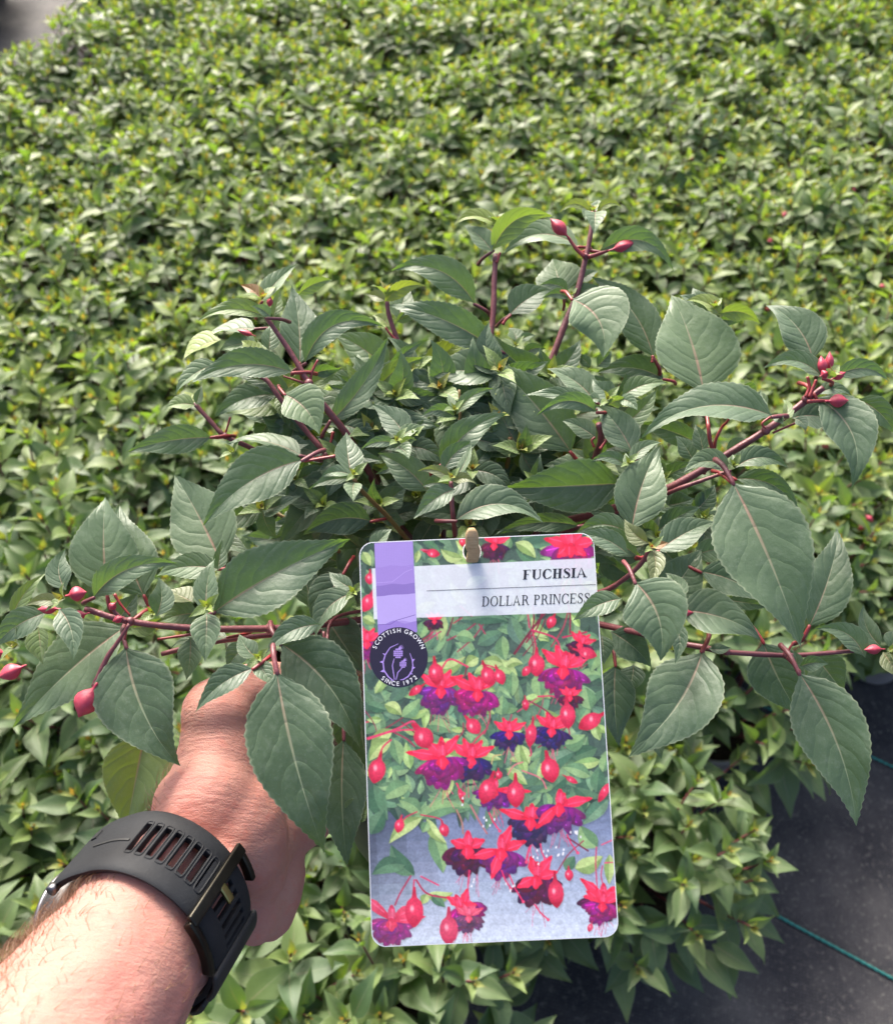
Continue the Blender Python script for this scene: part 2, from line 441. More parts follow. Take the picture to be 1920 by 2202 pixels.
BED = []
SPC = 0.215
row = 0; y = 0.02
while y < 3.75:
    x = -2.3 + (SPC / 2 if row % 2 else 0)
    while x < 2.2:
        jx, jy = x + rn.uniform(-.02, .02), y + rn.uniform(-.02, .02)
        ok = jx < 0.27 + (jy - 0.28) * 1.05 + rn.uniform(-.03, .03)         # open fabric at the front right
        if (jy < 0.26 and jx > 0.10) or (.48 < jy < .67 and jx > .5): ok = False
        left = -0.60 if jy < 0.36 else (-1.30 if jy < 3.9 else -2)
        ok = ok and jx > left
        if (2.40 < jy < 2.5 and jx < -1.14) or (2.5 < jy < 3.02 and jx < -1.02): ok = False
        if (jx + 1.0) ** 2 + (jy - 2.2) ** 2 < .02: ok = False
        if ok: BED.append((jx, jy, 0))
        x += SPC
    y += SPC * 0.866; row += 1
# plants across the path, far left corner
for jx, jy in ((-1.66, 3.36), (-1.86, 3.32), (-1.70, 3.60)): BED.append((jx, jy, 1))

cand = []
for jx, jy, far in BED:
    vis, dist = in_view(Vector((jx, jy, 0.2)))
    if vis and jy > .10: cand.append((dist, jx, jy, far))
cand.sort()
NEAR = 26
G_BED = 'fuchsias standing pot to pot in the bed behind'
edge = []
def bed_plant(i, dist, x, y, far):
    k = rn.randrange(6)
    if x > 0.45 and y > 0.55 and y < 1.9 and rn.random() < .75: k = rn.randrange(6, 8)
    v = VARS[k]
    sc = rn.uniform(.93, 1.08) * (1.06 if i < NEAR else 1)
    m = Matrix.Translation((x, y, 0)) @ Matrix.Rotation(rn.uniform(0, 6.28), 4, 'Z') @ Matrix.Scale(sc, 4)
    root = empty('potted_fuchsia', m)
    obj('pot', POT_ME, root, m); obj('soil', SOIL_ME, root, m); obj('branching_stem', v[1], root, m)
    if i < NEAR:
        for key, q, lm in v[0]:
            obj('leaf', LEAF_BASE[FRONT.get(key, key)][q][0], root, m @ lm)
    else:
        if v[3] is None: v[3] = joined(v[0])
        f = obj('foliage', v[3], root, m); f['kind'] = 'stuff'
    if v[2]: root['buds'] = 1
    for b, d in v[2]:
        obj('flower_bud', BED_BUD, root, m @ frame(d, Vector((0, 0, 1)), b))
    return root
for i, (dist, x, y, far) in enumerate(cand):
    root = bed_plant(i, dist, x, y, far)
    edge.append((root, x, y, dist, far, i))
# labels: single out the plants at the bed's edges, share one label only inside a zone where nothing tells them apart
NEAR_L = [((-.05, .21), 'bed fuchsia below the left corner of the label card, cut by the picture bottom'), ((-.25, .19), 'bed fuchsia below the hand, right of the watch strap, at the picture bottom'),
          ((-.14, .38), 'bed fuchsia showing between the hand and the label card'), ((.08, .41), 'bed fuchsia mostly hidden behind the lower half of the label card'),
          ((.26, .37), 'fuchsia on the bed edge right of the label card, leaning over bare black fabric'), ((-.47, .19), 'bed fuchsia behind the forearm at the lower left border'),
          ((-.36, .40), 'bed fuchsia just above the watch strap, left of the hand'), ((.39, .59), 'bed fuchsia showing between the two big leaves hanging from the right branch'),
          ((-.46, .57), 'bed fuchsia under the left branch and its hanging pink bud'), ((-.59, .38), 'bed fuchsia at the left border, level with the hand'),
          ((.60, .57), 'fuchsia on the bed edge at the right border, just above the bare fabric')]
done_ = set()
for (lx, ly), lab in NEAR_L:
    e = min((e for e in edge if not e[4] and e[0].name not in done_), key=lambda e: (e[1] - lx) ** 2 + (e[2] - ly) ** 2)
    if (e[1] - lx) ** 2 + (e[2] - ly) ** 2 < .012: tag(e[0], lab, 'plant', 'front rows of the bed'); done_.add(e[0].name)
for e in edge:
    root, x, y, dist, far, k = e
    if root.name in done_: continue
    if far: tag(root, 'shaded potted plant across the pale path in the far left corner', 'plant', 'plants across the path')
    elif root.get('buds'): tag(root, 'bed fuchsia speckled with small pink buds on the right side', 'plant', 'bed fuchsias with pink buds')
    elif y < .62: tag(root, 'sharp dark green bed fuchsia low in the picture, under the held plant', 'plant', 'nearest bed fuchsias below the held plant')
    elif y < 1.35: tag(root, 'bed fuchsia at mid depth, partly behind the held plant', 'plant', 'bed fuchsias behind the held plant')
    elif y < 2.2: tag(root, 'blurred yellow-green bed fuchsia above the held plant, halfway up the bed', 'plant', 'bed fuchsias halfway back')
    else: tag(root, 'pale blurred bed fuchsia in the farthest rows along the top', 'plant', 'bed fuchsias in the farthest rows')

# ------------------------------------------------------------------ the held plant
rh = random.Random(5)
POTC = P(905, 1500, 0.475)                                   # middle of the pot's rim
PAX = (Vector((0, 0, 1)) + UPV * 0.25).normalized()          # pot axis, tipped a little
HROOT_M = frame(PAX.orthogonal(), PAX, POTC - PAX * 0.115)
held = empty('held_fuchsia', HROOT_M)
tag(held, 'large leafy fuchsia with red stems and pink buds held up in front of the bed', 'plant')
hp = obj('pot', pot_mesh('black_pot', 0.047, 0.066, 0.115, M_POT), held, HROOT_M)
obj('soil', soil_mesh('held_soil', 0.062, 0.100), held, HROOT_M)

WUP = Vector((0, 0, 1))
def hleaf(c, bx, by, tx, ty, w, d, dt=0.0, bend=0.0, roll=None, fold=None, arch=None, k='m', lop=0.0, face=None, pet=True):
    """one blade of the held plant: base and tip, apparent width, depth, and its kind"""
    B = Pc(c, bx, by, d); T = Pc(c, tx, ty, d + dt)
    X = T - B; L = X.length; Xn = X.normalized()
    if face is None: face = {'p': 1.1, 'd': .2, 'm': .75}.get(k, .5)
    if roll is not None: roll = roll + rh.uniform(-20, 20)
    Vv = (CAMLOC - (B + T) / 2).normalized()
    n0 = (Vv + WUP * face); n0 = (n0 - Xn * n0.dot(Xn)).normalized()
    if roll is None: roll = rh.uniform(-14, 14)
    n0 = Matrix.Rotation(R(roll), 3, Xn) @ n0
    vp = (Vv - Xn * Vv.dot(Xn)).normalized()
    cosr = max(0.42, abs(n0.dot(vp)))
    Wm = (rh.uniform(.84, .97) if L > .05 else rh.uniform(.93, 1.05)) * w / CROP[c][2] / FPX * d / cosr
    if fold is None: fold = rh.uniform(11, 24)
    fold *= 1.3
    if arch is None: arch = rh.uniform(-.01, .08)
    Wm *= 1 + 0.10 * math.sin(R(fold))
    big = L > 0.03
    V, F, UV = leaf_geo(L, min(Wm, L * 0.95), bend, fold, arch, 44 if big else 22, 5 if big else 3, 0.0085 if big else 0.010, 0.016 if big else 0.012,
                        rh.uniform(-.55, .55), rh, 0.0018 if big else 0.0, lop, rh.uniform(-1.1, .3))
    tint, youth, red = {'m': (.5, 0.0, 0), 'd': (.18, 0, 0), 'p': (.95, .04, 0), 'v': (.8, .34, 0), 'y': (.9, .70, .05), 'r': (.7, .3, .55), 'o': (.55, .18, .10)}[k]  # tint of 'd' and 'p' paints in shaded and lit leaves; youth, red are growth
    lc = (min(1, max(0, tint + rh.uniform(-.15, .15))), max(0, youth + rh.uniform(-.04, .05)), red, 1)
    me = mesh_from('held_leaf', V, F, M_LEAF, True, UV, lc)
    lf = obj('leaf', me, held, frame(X, n0, B))
    if pet and L > .026:
        b2 = B - Xn * (.004 + .04 * L) + FWD * .003; b3 = B - Xn * (.006 + .06 * L) + FWD * .010
        rr = .0006 + L * .0075
        pp = catmull([B + Xn * (L * .03), B, b2, b3], 4)
        obj('petiole', mesh_from('petiole', *tube(pp, [rr * (.75 + .4 * i / 12) for i in range(len(pp))], 7), M_PET if rh.random() < .6 else M_STEM), lf)
    return lf
def stem(c, pts, r0, r1, d, mat=None, name='stem'):
    """pts: (x, y[, depth]); radii in crop pixels"""
    W = []
    for q in pts:
        W.append(Pc(c, q[0], q[1], q[2] if len(q) > 2 else d))
    W = catmull(W, 6); n = len(W); s = d / FPX / CROP[c][2]
    if name == 'petiole': r0, r1 = r0 * .6, r1 * .8
    rad = [.86 * (r0 + (r1 - r0) * i / (n - 1)) * s * (1 + 0.05 * math.sin(i * 1.3)) for i in range(n)]
    return obj(name, mesh_from(name, *tube(W, rad, 10), mat or M_STEM), held)
def nodule(c, x, y, r, d, mat=None):
    p = Pc(c, x, y, d); s = .68 * r * d / FPX / CROP[c][2]
    q = [p + UPV * (s * t) for t in (-1.0, -.6, 0, .6, 1.0)]
    return obj('stem_node', mesh_from('stem_node', *tube(q, [s * .4, s * .9, s, s * .9, s * .4], 10), mat or M_STEM), held)
def bud(c, nx, ny, tx, ty, w, d, dt=0.0):
    A = Pc(c, nx, ny, d); B = Pc(c, tx, ty, d + dt); X = B - A
    V, F = bud_geo(X.length, w * .88 / CROP[c][2] / FPX * d, 20)
    o = obj('flower_bud', mesh_from('flower_bud', V, F, M_BUD), held, frame(X, (CAMLOC - A).normalized(), A))
    return o
def shoot(c, x, y, size, d, ax=(0, 1, -.5), k='y', n=3, a0=0.0, red=0.3):
    """cluster of young leaflets at a growing tip; size is the longest leaflet in crop pixels"""
    p = Pc(c, x, y, d); S = 1.4 * size * d / FPX / CROP[c][2]
    axw = cdir(*ax).normalized(); side = axw.orthogonal().normalized()
    for i, (sz, el, yy, rr) in enumerate([(1.0, 28, .45, .0), (.62, 52, .85, .12 * red * 3), (.34, 74, .9, min(1, .9 * red + .1))][:n]):
        for h in (0, 1):
            an = a0 + i * math.pi / 2 + h * math.pi + rh.uniform(-.2, .2); e = R(el + rh.uniform(-8, 8))
            rd = side * math.cos(an) + axw.cross(side) * math.sin(an)
            X = rd * math.cos(e) + axw * math.sin(e); nn = axw * math.cos(e) - rd * math.sin(e)
            L = S * sz * rh.uniform(.85, 1.15)
            V, F, UV = leaf_geo(L, L * .42, 0, 26, .10, 14, 2, .012, .01, rh.uniform(-.3, .3), rh)
            me = mesh_from('tip_leaf', V, F, M_LEAF, True, UV, (.8, yy + rh.uniform(-.1, .1), rr, 1))
            obj('leaf', me, held, frame(X, nn, p + axw * (S * .05 * i)))

# --- stems (drawn from tip towards the crown)
HEART = (1000, 1230)
stem('4', [(430, 965, .372), (660, 1030, .375), (1000, 1065, .385), (1380, 1065, .40), (1620, 1045, .42), (2000, 1000, .47)], 17, 26, .38)
stem('4', [(820, 1195, .40), (1000, 1150, .40), (1250, 1110, .41), (1650, 1080, .44), (2100, 1080, .47)], 14, 20, .40)
stem('4', [(1640, 1080, .40), (1655, 1150, .40), (1700, 1010, .42), (1950, 960, .46)], 8, 12, .40)
stem('5', [(815, 455, .415), (835, 480, .415), (960, 660, .415), (1060, 830, .415), (1150, 960, .418), (1260, 1100, .425), (1360, 1260, .435), (1520, 1560, .46), (1750, 1850, .48)], 12, 30, .42)
stem('5', [(660, 780, .425), (810, 800, .425), (900, 910, .425), (1060, 1110, .428), (1160, 1225, .43), (1300, 1420, .445), (1600, 1800, .48)], 13, 22, .428)
stem('5', [(430, 940, .435), (520, 1040, .435), (600, 1120, .435), (750, 1190, .44), (1050, 1350, .455), (1500, 1750, .48)], 14, 18, .437)
stem('5', [(1490, 380, .455), (1500, 450, .455), (1540, 570, .455), (1600, 710, .455), (1680, 1000, .46), (1760, 1500, .475)], 14, 18, .455)
stem('5', [(1310, 1360, .40), (1350, 1420, .405), (1490, 1560, .42), (1610, 1700, .44), (1750, 1850, .46)], 12, 18, .41, M_STEMG)
stem('6', [(1025, 170, .468), (1010, 300, .466), (985, 420, .465), (930, 640, .463), (870, 790, .46), (770, 1060, .458), (660, 1350, .462), (500, 1900, .475)], 15, 27, .465)
stem('6', [(455, 400, .468), (445, 560, .466), (440, 740, .464), (405, 1100, .462), (410, 1300, .462), (370, 1680, .465), (380, 2000, .47)], 18, 24, .465)
stem('6', [(190, 1740, .388), (195, 1850, .388), (205, 1960, .39), (215, 2060, .40)], 15, 18, .388)
stem('6', [(240, 1200, .42), (245, 1350, .42), (230, 1500, .425), (250, 1700, .44)], 9, 12, .42, M_STEMG)
stem('6', [(1060, 1400, .405), (1075, 1480, .41), (1050, 1580, .42), (960, 1800, .45)], 20, 26, .41)
stem('6', [(540, 1480, .43), (530, 1600, .435), (500, 1750, .45)], 14, 18, .43, M_STEMG)
stem('7', [(1390, 625, .385), (1290, 700, .386), (1060, 870, .388), (820, 1020, .392), (640, 1130, .397), (450, 1225, .405), (150, 1330, .43), (-200, 1420, .47)], 20, 32, .39)
stem('7', [(860, 1100, .384), (690, 1160, .39), (560, 1205, .395), (440, 1255, .405), (150, 1360, .43), (-150, 1480, .46)], 12, 20, .39)
stem('7', [(706, 690, .400), (722, 790, .396), (730, 850, .392), (740, 930, .393), (755, 1010, .396), (700, 1120, .40)], 18, 20, .393, M_PET, 'petiole')
stem('7', [(850, 800, .384), (835, 825, .388), (810, 850, .392), (775, 920, .394), (760, 1010, .397)], 12, 14, .393, M_PET, 'petiole')
stem('7', [(400, 1545, .365), (340, 1640, .37), (240, 1730, .375), (110, 1800, .385), (-150, 1850, .42)], 15, 19, .37)
stem('8', [(1260, 405, .383), (1200, 410, .383), (1050, 422, .383), (905, 430, .383), (640, 415, .383), (540, 395, .385), (380, 365, .395), (230, 325, .41), (-80, 260, .45)], 9, 19, .385)
nodule('4', 660, 1030, 34, .374); nodule('4', 1370, 1065, 40, .399); nodule('5', 1060, 830, 36, .414); nodule('5', 1160, 1225, 32, .429)
nodule('6', 985, 415, 28, .464); nodule('7', 1060, 870, 38, .387); nodule('7', 1290, 690, 34, .385); nodule('8', 905, 428, 26, .382); nodule('8', 640, 414, 24, .382)
nodule('6', 455, 430, 30, .467); nodule('5', 600, 1120, 26, .434)
# petioles and bud stalks
stem('4', [(640, 1030), (590, 990), (570, 960)], 10, 12, .372, None, 'bud_stalk')
stem('4', [(660, 1000), (610, 940), (580, 890)], 10, 12, .377, M_PET, 'petiole')
stem('4', [(650, 1040), (640, 1080), (633, 1120)], 9, 9, .371, M_PET, 'petiole')
stem('4', [(655, 1045), (600, 1130), (545, 1210), (505, 1300), (480, 1360)], 9, 22, .366, None, 'bud_stalk')
stem('4', [(1385, 1180, .37), (1395, 1250, .355), (1420, 1420, .348)], 14, 10, .36, M_PET, 'petiole')
stem('4', [(800, 1120), (900, 1105), (1000, 1090)], 12, 12, .385, M_PET, 'petiole')
stem('4', [(1075, 990, .366), (1060, 1020, .376), (1040, 1055, .385)], 10, 12, .37, M_PET, 'petiole')
stem('4', [(1550, 215), (1640, 200), (1700, 190)], 12, 12, .386, M_PET, 'petiole')
stem('5', [(1040, 1260, .40), (1120, 1240, .415), (1165, 1235, .428)], 13, 14, .41, M_PET, 'petiole')
stem('5', [(1165, 1210), (1180, 1160), (1195, 1095)], 18, 12, .43, M_PET, 'petiole')
stem('5', [(920, 790), (980, 810), (1040, 830)], 9, 12, .415, M_PET, 'petiole')
stem('5', [(1110, 700), (1080, 760), (1065, 820)], 11, 13, .417, M_PET, 'petiole')
stem('5', [(600, 1110), (615, 1060), (628, 1015)], 10, 9, .436, M_PET, 'petiole')
stem('5', [(510, 1130), (560, 1132), (600, 1125)], 9, 11, .434, M_PET, 'petiole')
stem('5', [(1480, 520), (1510, 560), (1540, 590)], 10, 12, .454, M_PET, 'petiole')
stem('6', [(880, 300), (930, 370), (980, 415)], 10, 17, .462, M_PET, 'bud_stalk')
stem('6', [(1120, 378), (1070, 395), (1000, 418)], 10, 16, .463, M_PET, 'bud_stalk')
stem('6', [(545, 760), (515, 785), (495, 815)], 13, 15, .463, M_PET, 'petiole')
stem('6', [(480, 390), (468, 430), (458, 450)], 13, 15, .466, M_PET, 'petiole')
stem('6', [(1375, 1040), (1380, 1020), (1385, 1000)], 16, 14, .452, M_PET, 'petiole')
stem('6', [(1040, 1480), (1020, 1500), (1035, 1540)], 12, 12, .413, M_PET, 'petiole')
stem('6', [(1110, 1490), (1090, 1520), (1070, 1550)], 14, 14, .405, M_PET, 'petiole')
stem('7', [(790, 1120, .385), (830, 1145, .375), (885, 1190, .368)], 14, 14, .38, M_PET, 'petiole')
stem('7', [(1060, 860), (1040, 830), (1090, 790)], 12, 10, .382, M_PET, 'petiole')
stem('7', [(1100, 885), (1180, 850), (1250, 820)], 12, 10, .388, M_PET, 'petiole')
stem('7', [(1290, 680), (1310, 620), (1300, 560)], 13, 10, .384, M_PET, 'bud_stalk')
stem('7', [(1310, 680), (1335, 620), (1350, 580)], 12, 10, .383, M_PET, 'bud_stalk')
stem('7', [(1300, 705), (1370, 700), (1430, 700)], 13, 10, .381, M_PET, 'bud_stalk')
stem('8', [(905, 440), (940, 475), (965, 505)], 12, 10, .374, M_PET, 'petiole')
stem('8', [(910, 420), (920, 395), (940, 370)], 9, 9, .382, M_PET, 'petiole')
stem('8', [(560, 400, .383), (545, 400, .378), (535, 420, .372)], 10, 9, .378, M_PET, 'petiole')
stem('8', [(380, 365, .392), (390, 300, .385), (405, 250, .378)], 9, 8, .385, M_PET, 'bud_stalk')
# --- buds
bud('3', 535, 175, 432, 366, 148, .362); bud('4', 330, 900, 440, 880, 82, .366); bud('4', 310, 965, 190, 968, 55, .368); bud('4', 455, 985, 340, 1018, 62, .367)
bud('4', 135, 1250, -12, 1315, 88, .365); bud('4', 590, 930, 555, 970, 44, .37); bud('4', 630, 1005, 570, 1030, 42, .369); bud('4', 30, 1185, -40, 1200, 60, .37)
bud('6', 890, 308, 776, 190, 82, .461); bud('6', 1115, 380, 1288, 330, 74, .46); bud('6', 1030, 190, 1030, 130, 36, .464)
bud('7', 1385, 565, 1378, 440, 66, .38); bud('7', 1425, 545, 1428, 415, 50, .384); bud('7', 1370, 560, 1420, 535, 55, .377); bud('7', 1430, 580, 1520, 535, 52, .38)
bud('7', 1400, 702, 1537, 698, 82, .378); bud('8', 395, 248, 494, 240, 46, .372); bud('8', 1340, 402, 1245, 405, 46, .38); bud('5', 770, 570, 665, 535, 34, .43)
bud('5', 840, 420, 850, 350, 36, .416); bud('7', 690, 300, 650, 210, 40, .47)

# --- leaves: left branch
H = hleaf
H('4', 1072, 992, 1778, 612, 335, .362, .012, -.03, 0, 20, .03, 'm')
H('4', 545, 905, 535, 390, 305, .388, .012, -.03, 8, 16, .04, 'p')
H('4', 735, 910, 595, 426, 265, .398, .012, -.04, 4, 14, .03, 'm')
H('4', 470, 912, 906, 735, 150, .370, -.002, -.14, 0, 24, .06, 'm')
H('4', 335, 870, 335, 658, 112, .374, .008, -.15, 10, 20, .02, 'm')
H('4', 1125, 740, 880, 278, 395, .400, .014, .02, 0, 14, .0, 'p')
H('4', 1542, 208, 1030, 542, 275, .385, -.012, .08, 0, 18, .05, 'm')
H('4', 1080, 95, 645, 168, 135, .430, 0, .04, 5, 16, .04, 'm')
H('4', 1530, 190, 1158, 105, 85, .412, .006, .10, 20, 16, .02, 'p')
H('4', 645, 1050, 78, 1568, 300, .388, -.01, .02, 0, 15, .04, 'm')
H('3', 692, -30, 978, 636, 440, .370, -.012, .055, 0, 14, .05, 'd')
H('3', 800, 430, 690, 1010, 365, .402, -.008, .0, 8, 18, .0, 'v')
H('3', 1520, 100, 1795, 1130, 515, .346, -.012, .03, 0, 13, .05, 'd')
H('G', 560, 1290, 722, 1502, 135, .368, -.006, -.10, 0, 16, .05, 'd')
H('3', 1400, 95, 1073, 336, 125, .346, -.008, .08, 0, 22, .05, 'd')
H('4', 1625, 1045, 1343, 1196, 110, .360, -.008, .12, 0, 20, .06, 'm')
H('4', 1300, 1215, 1213, 1092, 95, .352, .004, -.08, 0, 18, .03, 'm')
H('4', 1310, 1230, 1396, 1358, 90, .350, -.006, .05, 0, 20, .04, 'm')
H('4', 1050, 990, 1090, 703, 115, .356, .010, -.06, -10, 24, .03, 'm')
H('4', 1048, 985, 1040, 1238, 132, .354, -.010, -.02, 0, 26, .06, 'm')
H('4', 1105, 770, 1126, 612, 66, .375, .006, 0, 10, 20, 0, 'm')
H('4', 1790, 885, 1600, 1118, 125, .372, -.006, .16, 0, 22, .06, 'm')
H('4', 1795, 865, 1668, 775, 75, .376, .006, -.08, 0, 20, .03, 'm')
H('4', 235, 985, -40, 1170, 135, .372, -.006, .08, 0, 18, .05, 'm')
H('4', 60, 1010, 234, 783, 80, .382, .008, -.08, 25, 20, .02, 'v')
H('4', 300, 965, 372, 1230, 125, .360, -.010, -.10, 0, 24, .06, 'm')
H('4', 300, 935, 128, 948, 62, .364, -.004, .12, 20, 22, .02, 'o')
H('4', 195, 1060, 215, 1250, 100, .376, -.004, .0, 30, 20, 0, 'v')
H('4', 792, 1005, 803, 805, 118, .374, .006, .10, 0, 28, .04, 'd')
H('4', 1115, 765, 782, 795, 130, .386, 0, .08, 10, 18, .03, 'p')
H('4', 1010, 990, 815, 1030, 115, .392, 0, .06, 0, 16, .04, 'p')
H('4', 965, 1110, 945, 1328, 118, .386, -.004, -.04, 0, 16, .03, 'p')
H('4', 975, 930, 848, 868, 100, .388, .004, 0, 30, 18, 0, 'o')
H('4', 1160, 1110, 860, 1150, 70, .392, 0, .05, 20, 16, .03, 'm')
H('4', 560, 1080, 700, 880, 150, .392, .004, 0, 0, 18, .03, 'm')
H('4', 1260, 1150, 1150, 1280, 110, .385, 0, .08, 10, 18, .04, 'm')
H('4', 660, 1060, 820, 1010, 90, .384, 0, .1, 20, 18, .03, 'v')
shoot('4', 330, 915, 75, .364, (-.6, .3, -.8), red=.7); shoot('4', 1055, 950, 85, .352, (.1, .2, -1), red=.1); shoot('4', 1315, 1210, 70, .35, (0, .2, -1), red=.1)
shoot('4', 1790, 880, 60, .37, (.1, .3, -1), red=.1); shoot('4', 100, 1150, 90, .37, (-.7, .2, -.7), red=.4); shoot('4', 1190, 175, 70, .42, (-.3, .4, -.6), red=.1)
shoot('4', 780, 985, 70, .382, (0, .3, -1), red=.1)
# --- leaves: upper left branch
H('5', 840, 472, 436, 492, 88, .412, -.008, .14, 12, 28, .06, 'v')
H('5', 800, 385, 997, 173, 92, .416, .008, -.05, -12, 26, .02, 'p')
H('5', 790, 360, 683, 290, 62, .414, .004, .1, 0, 26, .02, 'r')
H('5', 850, 465, 745, 402, 60, .408, -.004, .1, 0, 24, .03, 'p')
H('5', 862, 470, 905, 300, 60, .42, .008, 0, 30, 20, .02, 'v')
H('5', 1000, 340, 1197, 262, 72, .445, .01, -.1, 25, 22, .02, 'v')
H('5', 1010, 730, 966, 288, 222, .432, .014, .03, 0, 18, .02, 'm')
H('5', 1035, 725, 1478, 516, 155, .422, -.004, -.24, 0, 24, .06, 'm')
H('5', 980, 772, 396, 840, 145, .412, -.006, .12, 0, 24, .06, 'm')
H('5', 560, 720, 318, 882, 85, .426, -.006, .08, 15, 24, .03, 'p')
H('5', 895, 895, 542, 1018, 138, .430, -.006, .10, 0, 20, .05, 'm')
H('5', 575, 590, 368, 702, 80, .436, -.004, .14, 30, 18, .03, 'y')
H('5', 770, 530, 476, 582, 75, .44, 0, .1, 20, 18, .03, 'p')
H('5', 775, 610, 566, 645, 120, .437, 0, .04, 0, 18, .04, 'p')
H('5', 760, 680, 690, 590, 85, .432, .002, .1, 35, 18, 0, 'y')
H('5', 840, 655, 852, 498, 95, .426, .006, 0, 10, 22, .02, 'm')
H('5', 925, 890, 1118, 1115, 235, .404, -.006, -.10, 0, 22, .06, 'p')
H('5', 1055, 1165, 768, 975, 190, .440, .004, .06, 0, 14, .04, 'd')
H('5', 1170, 1050, 1498, 568, 170, .426, .006, .06, 0, 20, .03, 'm')
H('5', 1250, 1060, 1320, 870, 110, .434, .004, .1, 10, 20, .02, 'd')
H('5', 1500, 760, 1195, 555, 190, .452, .006, .05, 0, 16, .04, 'p')
H('5', 1085, 775, 1240, 755, 70, .434, 0, -.06, 15, 18, .02, 'm')
H('5', 435, 950, 262, 968, 80, .434, -.004, .10, 25, 22, .02, 'v')
H('5', 430, 950, 370, 870, 95, .437, .002, .05, 35, 18, 0, 'y')
H('5', 440, 950, 472, 840, 50, .434, .004, 0, 0, 24, .02, 'p')
H('5', 960, 880, 660, 790, 100, .428, 0, .05, 10, 18, .03, 'd')
H('5', 940, 1170, 1065, 1165, 90, .426, 0, 0, 0, 18, .03, 'd')
H('5', 1290, 1325, 1265, 1103, 148, .398, .012, -.02, 0, 18, .02, 'm')
H('5', 1295, 1335, 1122, 1348, 62, .394, -.004, .14, 0, 24, .04, 'p')
H('5', 1290, 1355, 1062, 1410, 58, .396, -.004, .08, 10, 22, .03, 'm')
H('5', 1310, 1375, 1306, 1482, 100, .390, -.008, .04, 0, 26, .05, 'p')
H('5', 1320, 1335, 1365, 1272, 46, .394, 0, 0, 0, 24, .03, 'v')
H('5', 1310, 1325, 900, 1730, 260, .432, -.004, .06, 0, 14, .03, 'm')
H('5', 1410, 1590, 1025, 1670, 175, .420, -.004, .14, 0, 18, .05, 'd')
H('5', 1250, 1060, 1440, 1180, 110, .43, 0, -.1, 0, 18, .03, 'd')
H('5', 1600, 1140, 1408, 948, 152, .402, .008, .08, 0, 18, .02, 'm')
H('5', 1535, 1160, 1345, 1195, 60, .398, -.004, .12, 0, 24, .04, 'm')
H('5', 1555, 1145, 1708, 1068, 66, .398, .004, -.12, 0, 24, .04, 'p')
H('5', 1545, 1180, 1610, 1245, 82, .394, -.006, -.1, 0, 26, .04, 'p')
H('5', 1580, 1180, 1655, 1142, 60, .397, 0, -.2, 35, 20, .02, 'v')
H('5', 1720, 1430, 1430, 1212, 168, .402, .004, .08, 0, 20, .04, 'm')
H('5', 1500, 1080, 1800, 785, 240, .446, .004, -.10, 0, 14, .03, 'd')
H('5', 1425, 882, 1714, 690, 105, .44, .004, -.12, 20, 20, .02, 'v')
H('6', 60, 1115, 290, 905, 165, .452, .004, -.10, 20, 16, .02, 'y')
H('5', 1480, 790, 1728, 585, 62, .444, .006, -.10, 15, 24, .02, 'm')
H('5', 1475, 385, 1705, 292, 84, .458, .002, -.16, 25, 22, .02, 'y')
H('5', 1550, 480, 1610, 285, 120, .462, .008, 0, 10, 18, .02, 'm')
H('5', 1480, 380, 1370, 340, 60, .458, .004, .1, 20, 24, .02, 'o')
H('G', 955, 612, 783, 540, 66, .462, .004, .18, 0, 18, .04, 'm')
H('6', 450, 960, -200, 695, 215, .445, .006, .06, 0, 15, .05, 'm')
H('5', 1540, 490, 1660, 460, 60, .462, .004, -.1, 20, 20, .02, 'v')
H('5', 1500, 520, 1410, 450, 70, .458, .004, .1, 35, 20, .02, 'y')
H('5', 1330, 1500, 1500, 1400, 120, .44, 0, -.08, 10, 18, .03, 'd')
H('5', 1480, 1520, 1600, 1400, 130, .43, 0, -.08, 10, 18, .03, 'm')
H('5', 1530, 1690, 1360, 1690, 120, .43, 0, .05, 10, 18, .03, 'd')
H('5', 1390, 1720, 1522, 1630, 55, .40, 0, -.05, 10, 22, .02, 'm')
shoot('5', 805, 375, 90, .412, (.1, .8, -.5), red=.9); shoot('5', 1310, 1335, 70, .392, (.1, .4, -1), red=.25); shoot('5', 1545, 1150, 66, .394, (0, .5, -1), red=.3)
shoot('5', 1480, 345, 95, .456, (.1, .9, -.4), red=.7); shoot('5', 1420, 735, 90, .44, (0, .6, -.7), red=.05); shoot('5', 1000, 870, 70, .42, (.2, .4, -.9), red=.1); shoot('5', 1640, 1120, 55, .40, (0, .5, -.9), red=.05)
# --- leaves: top shoots and middle
H('6', 1015, 160, 832, 152, 54, .464, -.004, .26, 15, 24, .04, 'y')
H('6', 1050, 155, 1204, 128, 54, .464, -.002, -.26, -15, 24, .04, 'y')
H('6', 1040, 150, 1036, 278, 112, .458, -.010, .0, 0, 32, .06, 'p')
H('6', 1000, 150, 985, 205, 60, .462, -.006, .1, 0, 30, .04, 'p')
H('6', 1040, 150, 1062, 72, 60, .468, .004, 0, 0, 24, 0, 'p')
H('6', 475, 240, 207, 217, 72, .468, -.004, .22, 20, 22, .04, 'y')
H('6', 435, 385, 260, 225, 108, .464, .004, .05, 0, 20, .03, 'p')
H('6', 435, 385, 806, 182, 150, .466, -.004, -.24, 22, 24, .04, 'v')
H('6', 470, 240, 620, 165, 70, .474, .004, -.1, 20, 22, .03, 'y')
H('6', 948, 358, 500, 392, 125, .472, 0, .24, 0, 20, .05, 'p')
H('6', 1060, 385, 1505, 492, 135, .464, -.004, -.25, 0, 20, .05, 'm')
H('6', 850, 640, 790, 430, 285, .478, .012, 0, 0, 22, .02, 'p')
H('6', 535, 760, 795, 598, 155, .468, .004, -.06, 0, 18, .04, 'm')
